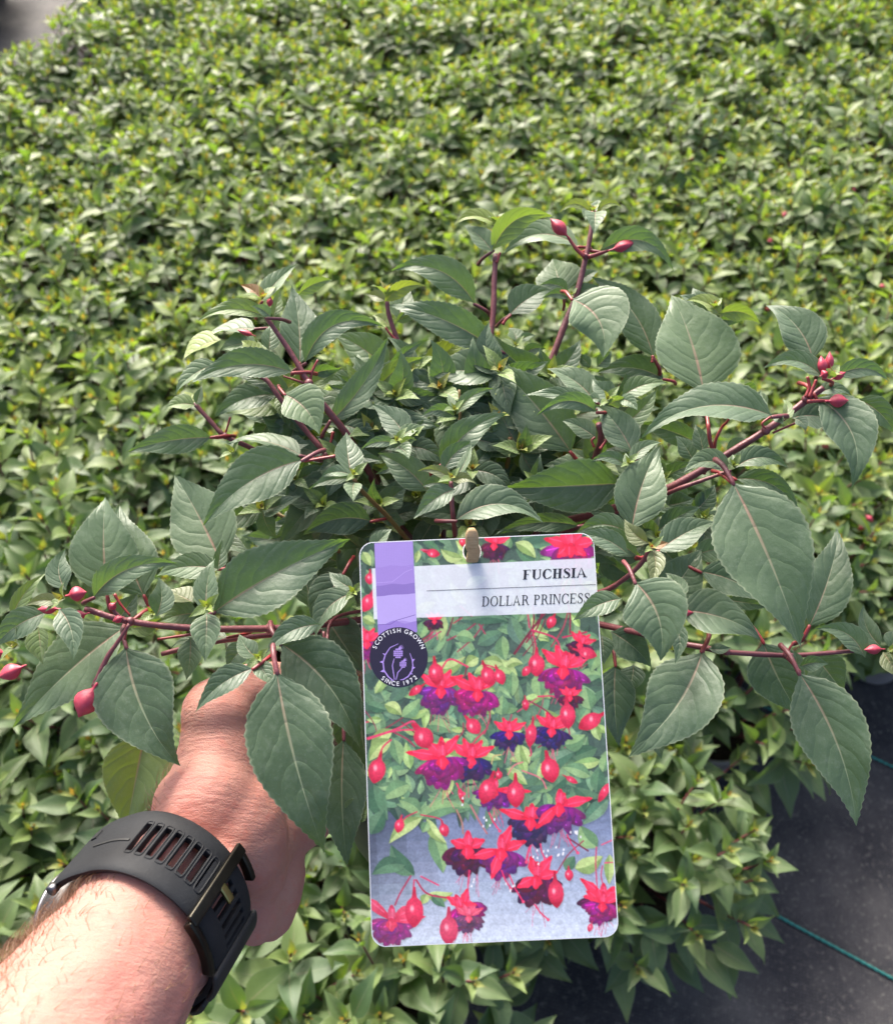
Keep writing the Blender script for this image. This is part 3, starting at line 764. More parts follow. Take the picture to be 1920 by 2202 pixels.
H('6', 895, 660, 728, 658, 62, .460, -.004, .14, 0, 24, .04, 'm')
H('6', 880, 620, 715, 580, 80, .466, 0, .12, 0, 20, .04, 'd')
H('6', 920, 675, 1062, 590, 80, .464, 0, -.14, 0, 24, .04, 'm')
H('6', 945, 565, 1064, 495, 70, .474, .002, -.05, 0, 20, .02, 'p')
H('6', 900, 665, 1090, 1010, 345, .440, -.012, -.16, 0, 18, .08, 'p', .05)
H('6', 1385, 1015, 1022, 535, 240, .456, .012, .10, 0, 14, .03, 'm')
H('6', 905, 1580, 415, 1020, 370, .428, .012, .04, 0, 14, .03, 'm')
H('6', 1040, 1270, 752, 1073, 150, .418, .006, .08, 0, 20, .04, 'm')
H('6', 1055, 1335, 692, 1357, 105, .404, -.008, .20, 0, 26, .06, 'm')
H('6', 1050, 1320, 620, 1230, 85, .410, .002, .10, 0, 20, .03, 'm')
H('6', 1045, 1485, 840, 1378, 115, .414, .004, .05, 0, 18, .03, 'm')
H('6', 1260, 1575, 1038, 1278, 195, .400, .010, .06, 0, 18, .02, 'm')
H('6', 1175, 1235, 1025, 1130, 110, .412, .004, -.16, 0, 22, .04, 'm')
H('6', 1195, 1240, 1470, 1158, 115, .414, .004, -.08, 0, 20, .04, 'p')
H('6', 1120, 1290, 1235, 1270, 70, .404, -.002, -.2, 30, 20, .03, 'v')
H('6', 1180, 1255, 1292, 1324, 76, .402, -.006, -.12, 0, 24, .05, 'p')
H('6', 1070, 1260, 1000, 1275, 60, .404, -.002, .2, 10, 22, .03, 'm')
H('6', 1180, 1430, 1410, 1190, 120, .422, .004, .05, 0, 18, .03, 'p')
H('6', 215, 1362, 12, 1362, 74, .414, -.004, .20, 0, 24, .05, 'm')
H('6', 225, 1345, 444, 1192, 76, .414, .004, -.12, 0, 24, .04, 'p')
H('6', 205, 1310, 172, 1222, 42, .412, .004, 0, 0, 24, .02, 'p')
H('6', 125, 1650, 528, 1335, 162, .402, .006, -.10, 0, 20, .05, 'm')
H('6', 320, 1500, 530, 1585, 115, .432, 0, -.12, 0, 18, .03, 'd')
H('6', 145, 1690, 345, 1502, 112, .396, .006, -.12, 0, 22, .04, 'm')
H('6', 225, 1710, 312, 1515, 60, .393, .006, .06, 0, 22, .02, 'p')
H('6', 200, 1745, -5, 1678, 66, .388, -.002, .16, 0, 26, .05, 'o')
H('6', 200, 1745, 334, 1752, 62, .386, -.004, -.18, 0, 26, .05, 'o')
H('6', 215, 1785, -30, 1965, 135, .384, -.008, .06, 0, 24, .05, 'm')
H('6', 190, 1760, 20, 1770, 110, .392, 0, .10, 0, 20, .04, 'd')
H('6', 212, 1975, 738, 1976, 185, .386, -.004, -.18, 0, 24, .08, 'm')
H('6', 1205, 1752, 486, 1782, 335, .402, -.002, .0, 0, 17, .05, 'd')
H('6', 1225, 1655, 1008, 1622, 72, .396, -.002, .18, 0, 24, .05, 'm')
H('6', 1245, 1630, 1442, 1508, 80, .396, .004, -.12, 0, 24, .04, 'p')
H('6', 1230, 1650, 1218, 1568, 36, .393, .004, 0, 0, 24, .0, 'p')
H('6', 1255, 2030, 1425, 1528, 310, .386, .012, -.05, 0, 20, .03, 'p')
H('6', 950, 2005, 440, 2060, 105, .41, 0, .10, 0, 18, .04, 'd')
H('6', 1235, 2045, 918, 2055, 125, .376, -.002, .16, 0, 22, .05, 'm')
H('6', 1450, 1140, 1045, 1100, 160, .462, .004, .12, 0, 14, .03, 'd')
H('6', 1650, 1520, 1280, 1400, 140, .452, .004, .06, 0, 14, .03, 'd')
H('6', 1050, 1065, 1142, 968, 90, .45, .004, .0, 0, 18, .02, 'd')
H('6', 1010, 1070, 915, 990, 60, .448, .002, .1, 0, 18, .02, 'd')
H('6', 580, 920, 530, 830, 90, .458, .004, .1, 0, 18, .02, 'p')
H('6', 570, 940, 470, 990, 90, .454, -.002, .1, 10, 22, .03, 'v')
H('6', 600, 910, 690, 880, 50, .456, .0, -.1, 0, 22, .03, 'p')
H('6', 620, 990, 750, 960, 70, .456, .0, -.14, 0, 22, .03, 'm')
H('6', 470, 1040, 400, 970, 80, .452, .004, .1, 0, 20, .03, 'm')
H('6', 450, 1160, 400, 1050, 90, .448, .004, .1, 30, 20, .02, 'y')
H('6', 560, 1480, 640, 1400, 70, .436, .002, -.1, 20, 20, .02, 'v')
H('6', 400, 1240, 180, 1180, 110, .448, 0, .1, 0, 16, .03, 'd')
H('6', 700, 1700, 560, 1560, 140, .45, .004, .1, 0, 16, .03, 'd')
H('6', 420, 1740, 560, 1640, 130, .44, .0, -.08, 0, 18, .03, 'd')
H('6', 330, 1800, 480, 1900, 140, .435, .0, -.08, 0, 18, .03, 'd')
H('6', 1190, 1470, 1330, 1390, 120, .43, .0, -.05, 0, 18, .03, 'm')
H('6', 1160, 1960, 960, 1880, 110, .42, .0, .05, 0, 18, .03, 'd')
shoot('6', 1030, 150, 55, .462, (0, .9, -.4), red=.6); shoot('6', 465, 215, 70, .47, (0, .9, -.4), red=.4); shoot('6', 1110, 1262, 80, .404, (0, .5, -.9), red=.35)
shoot('6', 212, 1325, 70, .412, (0, .6, -.8), red=.2); shoot('6', 195, 1725, 72, .386, (0, .5, -.9), red=.55); shoot('6', 1235, 1640, 66, .394, (0, .6, -.8), red=.1); shoot('6', 570, 950, 60, .456, (0, .6, -.8), red=.15); shoot('6', 900, 645, 50, .462, (0, .7, -.7), red=.1)
# --- leaves: right branch
H('7', 705, 665, 520, 83, 450, .402, .014, .02, 0, 15, .03, 'p')
H('7', 1112, 792, 356, 886, 250, .376, -.006, .12, 0, 22, .07, 'm')
H('7', 1335, 470, 1062, 138, 225, .392, .010, .10, 0, 18, .03, 'm')
H('7', 1395, 575, 1048, 510, 112, .380, -.002, .20, 0, 24, .05, 'm')
H('7', 1450, 565, 1778, 592, 105, .386, -.002, -.20, 0, 24, .05, 'm')
H('7', 1345, 675, 1568, 1185, 240, .384, -.014, -.16, 0, 18, .06, 'm')
H('7', 1360, 665, 1565, 672, 75, .388, 0, -.2, 0, 20, .04, 'm')
H('7', 1590, 690, 1810, 895, 140, .392, -.004, -.08, 0, 20, .04, 'm')
H('7', 1062, 800, 1035, 638, 85, .384, .006, -.14, 0, 26, .03, 'm')
H('7', 1165, 810, 1160, 682, 60, .384, .006, .14, 0, 26, .03, 'v')
H('7', 1230, 800, 1290, 876, 66, .382, -.004, -.12, 0, 24, .04, 'm')
H('7', 1110, 790, 1160, 838, 56, .380, -.004, -.1, 0, 24, .04, 'm')
H('7', 1045, 760, 920, 655, 110, .402, .004, .05, 0, 18, .03, 'p')
H('7', 1210, 800, 1490, 835, 150, .398, 0, -.1, 0, 18, .04, 'm')
H('7', 1250, 810, 1380, 690, 130, .40, .004, -.1, 0, 18, .03, 'd')
H('7', 865, 1095, 586, 1118, 115, .382, -.004, .20, 0, 24, .05, 'm')
H('7', 885, 1085, 1196, 1085, 115, .384, -.002, -.20, 0, 24, .05, 'm')
H('7', 868, 1080, 870, 1005, 38, .38, .004, 0, 0, 24, 0, 'p')
H('7', 865, 1160, 1268, 2128, 520, .366, -.016, -.02, 0, 15, .05, 'm')
H('7', 1305, 2010, 1490, 1418, 275, .388, .014, .03, 0, 16, .02, 'm')
H('7', 880, 1150, 1258, 1368, 120, .400, -.006, -.18, 0, 20, .05, 'm')
H('7', 390, 1520, 246, 1378, 92, .366, .006, -.10, 0, 26, .04, 'o')
H('7', 405, 1555, 388, 1764, 92, .360, -.008, -.12, 0, 26, .05, 'o')
H('7', 410, 1545, 500, 1515, 46, .362, 0, 0, 0, 26, .03, 'r')
H('7', 435, 1570, 796, 1388, 165, .370, .006, -.04, 0, 22, .04, 'm')
H('7', 325, 1600, -70, 1478, 150, .372, .004, .12, 0, 22, .05, 'm')
H('7', 345, 1590, 140, 1490, 110, .380, 0, -.14, 0, 20, .04, 'd')
H('7', 480, 1860, 690, 1550, 260, .402, .008, 0, 0, 14, .03, 'm')
H('7', 440, 1450, 692, 1308, 115, .406, .004, -.05, 0, 18, .03, 'd')
H('7', 650, 1600, 880, 1580, 130, .41, 0, -.14, 0, 16, .04, 'p')
H('7', 700, 1350, 830, 1500, 140, .42, 0, .05, 0, 16, .03, 'd')
H('7', 500, 1300, 650, 1260, 130, .425, 0, .05, 0, 16, .03, 'd')
H('7', 660, 1330, 770, 1180, 120, .415, 0, .05, 0, 16, .03, 'd')
H('7', 640, 1040, 540, 900, 100, .425, .004, .05, 0, 16, .03, 'd')
H('7', 700, 1000, 650, 830, 90, .42, .004, .05, 0, 16, .03, 'd')
H('7', 900, 640, 1010, 700, 120, .425, .004, -.1, 0, 16, .03, 'd')
H('7', 840, 1010, 980, 930, 90, .40, .004, -.1, 0, 18, .03, 'm')
H('8', 235, 105, 348, 455, 265, .346, -.008, -.14, 0, 20, .07, 'm')
H('1', 1720, 500, 1408, 643, 145, .350, -.004, .06, 0, 20, .04, 'm')
H('1', 1760, 215, 1416, 88, 125, .362, .002, .10, 0, 22, .05, 'm')
H('8', 425, 232, 798, 350, 190, .374, -.006, -.06, 0, 16, .05, 'm')
H('8', 432, 185, 372, 62, 82, .364, .006, .10, 0, 22, .02, 'm')
H('8', 415, 285, 410, 468, 66, .364, -.008, -.12, 0, 24, .04, 'd')
H('8', 535, 405, 202, 872, 335, .370, -.012, -.09, 0, 13, .04, 'd')
H('8', 955, 500, 1212, 1180, 325, .366, -.014, -.07, 0, 15, .06, 'm')
H('8', 800, 370, 965, 695, 225, .396, -.004, .04, 0, 14, .04, 'd')
H('8', 1250, 440, 1026, 312, 100, .382, .002, .20, 0, 22, .05, 'm')
H('8', 1325, 395, 1244, 203, 78, .386, .008, -.14, 0, 24, .03, 'm')
H('8', 1330, 415, 1410, 540, 80, .378, -.006, 0, 0, 22, .05, 'o')
H('8', 1360, 400, 1440, 340, 110, .386, .0, -.1, 0, 22, .05, 'm')
H('8', 960, 480, 1090, 470, 70, .378, 0, -.1, 10, 22, .04, 'm')
H('8', 945, 470, 935, 410, 46, .377, 0, .1, 0, 22, .04, 'm')
H('8', 560, 400, 660, 395, 46, .378, 0, .1, 0, 22, .04, 'm')
H('8', 520, 60, 835, 218, 150, .404, -.004, -.08, 0, 15, .04, 'm')
H('8', 640, 185, 840, 215, 60, .41, 0, 0, 0, 15, .04, 'm')
H('8', 150, 470, 168, 835, 160, .425, -.006, .04, 0, 15, .03, 'd')
H('8', 130, 325, 312, 485, 140, .415, -.004, -.06, 0, 15, .03, 'd')
H('8', 230, 470, 200, 600, 110, .43, -.004, -.06, 0, 15, .03, 'd')
H('8', 330, 780, 352, 888, 60, .42, -.004, 0, 0, 15, .03, 'd')
H('8', 90, 340, 100, 470, 90, .40, -.004, 0, 0, 15, .03, 'd')
H('8', 1030, 430, 1160, 600, 170, .40, -.004, 0, 0, 15, .03, 'm')
H('7', 700, 240, 560, 90, 110, .47, .002, .14, 0, 20, .05, 'm')
H('7', 800, 210, 610, 118, 90, .468, -.002, .14, 25, 20, .05, 'y')
H('7', 790, 200, 1030, 262, 90, .466, -.002, -.2, 20, 22, .05, 'v')
H('7', 760, 180, 640, 40, 100, .472, .006, -.1, 0, 22, .04, 'm')
H('7', 790, 230, 930, 240, 60, .474, -.002, 0, 0, 22, .04, 'd')
shoot('7', 400, 1545, 66, .36, (0, .4, -1), red=1.0); shoot('7', 872, 1080, 66, .38, (0, .5, -.8), red=.1); shoot('7', 1420, 570, 90, .378, (.4, .7, -.6), red=.9); shoot('7', 765, 170, 80, .468, (0, .8, -.5), red=.6)
shoot('8', 410, 270, 60, .364, (0, .3, -1), red=.1); shoot('8', 1345, 410, 70, .378, (.6, .2, -.8), red=.4)
# --- dark leaves hanging over the pot, left of and behind the card
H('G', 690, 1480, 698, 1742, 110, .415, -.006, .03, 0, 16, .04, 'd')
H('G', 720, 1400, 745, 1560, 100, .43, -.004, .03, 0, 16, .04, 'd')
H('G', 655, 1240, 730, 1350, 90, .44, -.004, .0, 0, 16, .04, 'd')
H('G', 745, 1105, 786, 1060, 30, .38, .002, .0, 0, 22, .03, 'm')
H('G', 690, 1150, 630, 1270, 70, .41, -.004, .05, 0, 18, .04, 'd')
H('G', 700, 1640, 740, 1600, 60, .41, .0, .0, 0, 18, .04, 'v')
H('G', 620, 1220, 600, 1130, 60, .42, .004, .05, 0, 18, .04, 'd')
# --- random inner foliage closing the heart of the bush
for i in range(170):
    a = rh.uniform(0, 2 * math.pi); q = math.sqrt(rh.random())
    cx, cy = 985 + 430 * q * math.cos(a), 1090 + 240 * q * math.sin(a)
    d = 0.445 + 0.05 * rh.random() + 0.012 * (1 - q)
    an = a + rh.uniform(-.9, .9); ln = rh.uniform(90, 170)
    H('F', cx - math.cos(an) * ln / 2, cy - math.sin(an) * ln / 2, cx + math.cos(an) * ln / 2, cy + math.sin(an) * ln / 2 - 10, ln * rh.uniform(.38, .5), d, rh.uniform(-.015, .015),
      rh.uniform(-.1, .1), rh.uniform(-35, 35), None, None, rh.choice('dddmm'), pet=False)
def rosette(x, y, size, d, a0, k):
    p = P(x, y, d)
    for j in range(6):
        a = a0 + j * math.pi / 2 + (.6 if j > 3 else 0); ln = size * (1.0 if j < 2 else (.8 if j < 4 else .5)) * rh.uniform(.85, 1.15)
        H('F', x, y, x + ln * math.cos(a), y + ln * math.sin(a) * .8 - ln * .12, ln * .42, d - .003 * (j > 3), rh.uniform(-.012, .008), rh.uniform(-.15, .15), 0, None, .06, k, pet=False)
    shoot('F', x, y, size * .38, d - .004, (0, .5, -.9), red=rh.choice((.1, .2, .5)), a0=a0)
for i, (x, y, d) in enumerate([(640, 900, .442), (760, 830, .446), (900, 790, .45), (1050, 850, .446), (1180, 800, .45), (1330, 880, .44), (1120, 960, .436), (980, 900, .44), (860, 960, .434), (740, 990, .432), (620, 1020, .43), (1290, 1010, .432), (1420, 1020, .43),
                               (1010, 1010, .43), (560, 1110, .425), (470, 1160, .42), (1400, 1160, .425), (1520, 1130, .42), (900, 880, .45), (1230, 900, .446), (690, 1080, .43), (1150, 1060, .426), (830, 1080, .43)]):
    rosette(x + rh.uniform(-15, 15), y + rh.uniform(-15, 15), rh.uniform(95, 140), d, rh.uniform(0, 3), rh.choice('mmdmp'))
for i in range(30):
    a = rh.uniform(0, 2 * math.pi); q = math.sqrt(rh.random())
    rosette(965 + 430 * q * math.cos(a), 950 + 190 * q * math.sin(a), rh.uniform(105, 160), rh.uniform(.440, .462), rh.uniform(0, 3), rh.choice('mmmpv'))
for i in range(16):                                           # inner stems
    a = -math.pi * (0.06 + 0.88 * i / 15) + rh.uniform(-.1, .1)
    x1, y1 = 985 + 400 * math.cos(a), 1150 + 330 * math.sin(a)
    stem('F', [(x1, y1, .462), ((x1 + 960) / 2 + rh.uniform(-20, 20), (y1 + 1330) / 2, .475), (955 + 60 * math.cos(a), 1400, .485)], 4.5, 9, .47, rh.choice((M_STEM, M_STEMG)))
# ------------------------------------------------------------------ plant label card
TL, TR, BL = P(771.7, 1167, .362), P(1274, 1145, .362), P(802.9, 2035.4, .3436)
EX = (TR - TL).normalized(); EY = (BL - TL); EY = (EY - EX * EY.dot(EX)).normalized(); EN = EX.cross(EY); EN = EN if EN.dot(CAMLOC - TL) > 0 else -EN
CWID = (TR - TL).length * 1.004; CHEI = (BL - TL).length * 1.003
CARD_M = Matrix.Identity(4)
for i in range(3): CARD_M[i][0], CARD_M[i][1], CARD_M[i][2], CARD_M[i][3] = EX[i], -EY[i], EN[i], TL[i]
# handedness: local x right, y up, z out of the print
def cuv(c, x, y):
    """crop pixel -> card plane coordinates (x right, y up, metres) by intersecting the viewing ray"""
    p = P(*px(c, x, y), 1.0); dr = p - CAMLOC
    t = (TL - CAMLOC).dot(EN) / dr.dot(EN); q = CAMLOC + dr * t - TL
    return (q.dot(EX), -q.dot(EY))
def rrect(x0, y0, x1, y1, r, n=7):
    pts = []
    for cx, cy, a0 in ((x1 - r, y0 + r, -90), (x1 - r, y1 - r, 0), (x0 + r, y1 - r, 90), (x0 + r, y0 + r, 180)):
        for i in range(n + 1):
            a = R(a0 + 90 * i / n); pts.append((cx + r * math.cos(a), cy + r * math.sin(a)))
    return pts
CARD_OUT = rrect(0, -CHEI, CWID, 0, 0.0056)
CLIP = rrect(0.00035, -CHEI + 0.00035, CWID - 0.00035, -0.00035, 0.0053)
def clip_poly(sub, clip=CLIP):
    o = list(sub)
    for i in range(len(clip)):
        a, b = clip[i], clip[(i + 1) % len(clip)]; inp, o = o, []
        if not inp: return []
        side = lambda p: (b[0] - a[0]) * (p[1] - a[1]) - (b[1] - a[1]) * (p[0] - a[0])
        for k in range(len(inp)):
            p, q = inp[k - 1], inp[k]; sp, sq = side(p), side(q)
            if sq >= 0:
                if sp < 0: t = sp / (sp - sq); o.append((p[0] + (q[0] - p[0]) * t, p[1] + (q[1] - p[1]) * t))
                o.append(q)
            elif sp >= 0:
                t = sp / (sp - sq); o.append((p[0] + (q[0] - p[0]) * t, p[1] + (q[1] - p[1]) * t))
    return o
class Print:
    """flat shapes stacked a few microns apart, coloured by a colour attribute"""
    def __init__(s, z0): s.V, s.F, s.C, s.z = [], [], [], z0; s.c = '1'
    def raw(s, pts, col, ccol=None, step=4e-7):
        s.z += step
        cl = clip_poly(pts)
        if len(cl) < 3: return
        inside = len(cl) == len(pts)
        o = len(s.V)
        if ccol is not None and inside:
            cx = sum(p[0] for p in pts) / len(pts); cy = sum(p[1] for p in pts) / len(pts)
            s.V.append((cx, cy, s.z)); s.C.append(ccol)
            for p in pts: s.V.append((p[0], p[1], s.z)); s.C.append(col)
            n = len(pts)
            for i in range(n): s.F.append((o, o + 1 + i, o + 1 + (i + 1) % n))
        else:
            c = col if ccol is None else tuple((a + b) / 2 for a, b in zip(col, ccol))
            for p in cl: s.V.append((p[0], p[1], s.z)); s.C.append(c)
            s.F.append(tuple(range(o, o + len(cl))))
    def pol(s, pts, col, ccol=None): s.raw([cuv(s.c, *p) for p in pts], srgb(*col), srgb(*ccol) if ccol else None)
    def quadgrad(s, p, cols):
        s.z += 1.6e-6; o = len(s.V)
        for q, c in zip(p, cols): s.V.append((q[0], q[1], s.z)); s.C.append(srgb(*c))
        s.F.append((o, o + 1, o + 2, o + 3))
    def line(s, pts, w, col):
        pts = [Vector((x, y)) for x, y in pts]
        L, Rr = [], []
        for i, p in enumerate(pts):
            t = (pts[min(i + 1, len(pts) - 1)] - pts[max(0, i - 1)])
            if t.length < 1e-6: continue
            t.normalize(); n = Vector((-t.y, t.x)) * (w[i] if isinstance(w, (list, tuple)) else w) / 2
            L.append(tuple(p + n)); Rr.append(tuple(p - n))
        for i in range(len(L) - 1): s.pol([L[i], L[i + 1], Rr[i + 1], Rr[i]], col); s.z -= 4e-7
        s.z += 1.2e-6
    def build(s, name, mat, parent):
        me = bpy.data.meshes.new(name); me.from_pydata(s.V, [], s.F)
        a = me.attributes.new('col', 'FLOAT_COLOR', 'POINT'); a.data.foreach_set('color', np.array(s.C, dtype=np.float32).ravel())
        me.materials.append(mat); return obj(name, me, parent, CARD_M)
class Raster:
    """paints the printed picture on a fine grid of the card (colour per grid vertex), soft like a halftone photo"""
    NX, NY, SS = 420, 712, 2
    def __init__(s):
        s.w, s.h = s.NX * s.SS, s.NY * s.SS; s.img = np.zeros((s.h, s.w, 3), dtype=np.float32); s.c = '1'; s.z = 0
    def fill(s, pts, col, ccol=None, alpha=1.0):
        q = np.array(pts, dtype=np.float64); X = q[:, 0] / CWID * s.w; Y = -q[:, 1] / CHEI * s.h
        x0, x1 = max(0, int(X.min())), min(s.w, int(X.max()) + 2); y0, y1 = max(0, int(Y.min())), min(s.h, int(Y.max()) + 2)
        if x1 <= x0 or y1 <= y0: return
        gx, gy = np.meshgrid(np.arange(x0, x1) + .5, np.arange(y0, y1) + .5)
        ins = np.zeros(gx.shape, dtype=bool); n = len(X)
        for k in range(n):
            xa, ya, xb, yb = X[k - 1], Y[k - 1], X[k], Y[k]
            if ya == yb: continue
            c = ((ya > gy) != (yb > gy)) & (gx < (xb - xa) * (gy - ya) / (yb - ya) + xa); ins ^= c
        if not ins.any(): return
        sub = s.img[y0:y1, x0:x1]; col = np.array(col[:3], dtype=np.float32)
        if ccol is not None:
            cc = np.array(ccol[:3], dtype=np.float32); d = np.hypot(gx - X.mean(), gy - Y.mean()); t = np.clip(d / max(1e-3, np.hypot(X - X.mean(), Y - Y.mean()).mean() * 1.05), 0, 1)[..., None]
            v = cc * (1 - t) + col * t
        else: v = np.broadcast_to(col, sub.shape)
        sub[ins] = sub[ins] * (1 - alpha) + v[ins] * alpha
    def raw(s, pts, col, ccol=None, step=0): s.fill(pts, col, ccol)
    def pol(s, pts, col, ccol=None, alpha=1.0, shade=0.0):
        if shade:
            for k in (1.0, .55): s.fill([cuv(s.c, x + 7 * k, y + 13 * k) for x, y in pts], (.004, .008, .006), None, shade)
        s.fill([cuv(s.c, *p) for p in pts], srgb(*col), srgb(*ccol) if ccol else None, alpha)
    def line(s, pts, w, col):
        pts = [Vector((x, y)) for x, y in pts]; L, Rr = [], []
        for i, p in enumerate(pts):
            t = (pts[min(i + 1, len(pts) - 1)] - pts[max(0, i - 1)])
            if t.length < 1e-6: continue
            t.normalize(); n = Vector((-t.y, t.x)) * (w[i] if isinstance(w, (list, tuple)) else w) / 2
            L.append(tuple(p + n)); Rr.append(tuple(p - n))
        if len(L) > 1: s.pol(L + Rr[::-1], col)
    def soften(s, n=1):
        for _ in range(n):
            a = np.pad(s.img, ((1, 1), (1, 1), (0, 0)), mode='edge')
            s.img = (a[:-2, 1:-1] + a[2:, 1:-1] + a[1:-1, :-2] + a[1:-1, 2:] + 2 * a[1:-1, 1:-1]) / 6
    def mottle(s, amp, cell, seed):
        r = np.random.RandomState(seed); g = r.rand(s.h // cell + 2, s.w // cell + 2)
        yy, xx = np.arange(s.h) / cell, np.arange(s.w) / cell; y0, x0 = yy.astype(int), xx.astype(int); fy, fx = (yy - y0)[:, None], (xx - x0)[None]
        v = g[y0][:, x0] * (1 - fy) * (1 - fx) + g[y0 + 1][:, x0] * fy * (1 - fx) + g[y0][:, x0 + 1] * (1 - fy) * fx + g[y0 + 1][:, x0 + 1] * fy * fx
        s.img *= (1 + amp * (v - .5))[..., None]
    def build(s, name, mat, parent, z=0.00003):
        im = s.img.reshape(s.NY, s.SS, s.NX, s.SS, 3).mean(axis=(1, 3))
        xs = (np.arange(s.NX) + .5) / s.NX * CWID; ys = -(np.arange(s.NY) + .5) / s.NY * CHEI
        gx, gy = np.meshgrid(xs, ys); V = np.stack([gx, gy, np.full_like(gx, z)], -1).reshape(-1, 3)
        idx = np.arange(s.NX * s.NY).reshape(s.NY, s.NX); F = np.stack([idx[:-1, :-1], idx[1:, :-1], idx[1:, 1:], idx[:-1, 1:]], -1).reshape(-1, 4)
        # keep inside the rounded outline and off the peg slot
        m = .00022; r = .0054; x, y = V[:, 0], V[:, 1]; dx = np.maximum(np.maximum(m + r - x, x - (CWID - m - r)), 0); dy = np.maximum(np.maximum(-(CHEI - m - r) - y, y - (-m - r)), 0)
        ok = np.hypot(dx, dy) <= r; ok &= ((x - pc[0]) / .0037) ** 2 + ((y - pc[1] - .0012) / .0043) ** 2 > 1
        F = F[ok[F].all(1)]; used = np.unique(F); mp = np.full(len(V), -1); mp[used] = np.arange(len(used)); F = mp[F]; V = V[used]; C = np.concatenate([im.reshape(-1, 3)[used], np.ones((len(used), 1))], 1).astype(np.float32)
        me = bpy.data.meshes.new(name); me.vertices.add(len(V)); me.vertices.foreach_set('co', V.astype(np.float32).ravel())
        me.loops.add(F.size); me.loops.foreach_set('vertex_index', F.astype(np.int32).ravel()); me.polygons.add(len(F)); me.polygons.foreach_set('loop_start', np.arange(0, F.size, 4, dtype=np.int32)); me.update(calc_edges=True)
        a = me.attributes.new('col', 'FLOAT_COLOR', 'POINT'); a.data.foreach_set('color', C.ravel()); me.materials.append(mat)
        return obj(name, me, parent, CARD_M)
def print_mat(name, grain):
    a = N(name); at = a.n('Attribute', attribute_name='col'); tc = a.n('TexCoord')
    n = a.noise(900.0, 4.0, tc.outputs['Object'], 0.7); n2 = a.noise(160.0, 3.0, tc.outputs['Object'])
    f = a.math('ADD', 0.86, a.math('ADD', a.math('MULTIPLY', a.math('SUBTRACT', n, 0.5), grain), a.math('MULTIPLY', a.math('SUBTRACT', n2, 0.5), grain * .8)))
    mx = a.n('VectorMath', operation='SCALE'); a.l(at.outputs['Color'], mx.inputs[0]); a.l(f, mx.inputs['Scale'])
    return a.done(a.bsdf(mx.outputs[0], 0.38, 0.45))
M_PRINT = print_mat('printed_picture_ink', 0.25); M_INK = print_mat('flat_ink', 0.08)
M_CARD = simple('white_plastic_card', (0.68, 0.69, 0.70, 1), (0.74, 0.74, 0.75, 1), 30, 0.35, 0.45)

card = empty('plant_label', CARD_M)
tag(card, 'upright printed plant label card with purple ribbon and fuchsia picture, pinned to the held plant', 'label')
# slot for the peg: the card is a ring of faces around it
pc = cuv('1', 761, 215)
def card_body():
    hole = [(pc[0] + 0.0034 * math.cos(a), pc[1] + 0.0012 + 0.0040 * math.sin(a)) for a in [2 * math.pi * i / 32 for i in range(32)]]
    out = CARD_OUT
    bm = bmesh.new(); ed = []
    for ring in (out, hole):
        vs = [bm.verts.new((x, y, 0)) for x, y in ring]
        ed += [bm.edges.new((vs[i], vs[(i + 1) % len(vs)])) for i in range(len(vs))]
    bmesh.ops.triangle_fill(bm, use_beauty=True, use_dissolve=False, edges=ed)
    for f in list(bm.faces):                               # drop what filled the slot
        c = f.calc_center_median()
        if (c.x - pc[0]) ** 2 / .0034 ** 2 + (c.y - pc[1] - .0012) ** 2 / .0040 ** 2 < .9 and all(min((v.co.x - h[0]) ** 2 + (v.co.y - h[1]) ** 2 for h in hole) < 1e-12 for v in f.verts): bm.faces.remove(f)
    for f in bm.faces:
        if f.normal.z < 0: f.normal_flip()
    r = bmesh.ops.extrude_face_region(bm, geom=list(bm.faces))
    for v in [g for g in r['geom'] if isinstance(g, bmesh.types.BMVert)]: v.co.z -= 0.0006
    bmesh.ops.recalc_face_normals(bm, faces=bm.faces)
    me = bpy.data.meshes.new('card'); bm.to_mesh(me); bm.free(); me.materials.append(M_CARD); return me
obj('card', card_body(), card, CARD_M)

rp = random.Random(3)
pr = Raster()
def jit(c, a): k = rp.uniform(-a, a); return tuple(max(0, min(255, v + k + rp.uniform(-a, a) * .3)) for v in c)
def pleaf(x0, y0, x1, y1, w, col, hi=None, bend=0.0, mid=None):
    """printed leaf: two halves and a rib"""
    dx, dy = x1 - x0, y1 - y0; L = math.hypot(dx, dy); tx, ty = dx / L, dy / L; nx, ny = -ty, tx
    ts = [0, .08, .2, .36, .52, .68, .82, .93, 1]; ws = [.02, .38, .78, 1, .95, .75, .46, .2, 0]
    c = []; e1 = []; e2 = []
    for t, q in zip(ts, ws):
        b = 4 * bend * t * (1 - t) * L; bx, by = x0 + dx * t + nx * b, y0 + dy * t + ny * b
        c.append((bx, by)); e1.append((bx + nx * w / 2 * q, by + ny * w / 2 * q)); e2.append((bx - nx * w / 2 * q, by - ny * w / 2 * q))
    hi = hi or tuple(min(255, v + 22) for v in col)
    pr.pol(e2 + e1[::-1], col, None, 1.0, .16)
    pr.pol(c + e1[::-1], col, jit(tuple(v * 1.12 for v in col), 8)); pr.pol(c + e2[::-1], hi, jit(tuple(v * 1.1 for v in hi), 8))
    edge_c = tuple(min(255, v * 1.0 + 12) for v in hi)
    pr.line(e2[1:-1], 2.0, edge_c); pr.line(c[:-1], 2.2, mid or edge_c)
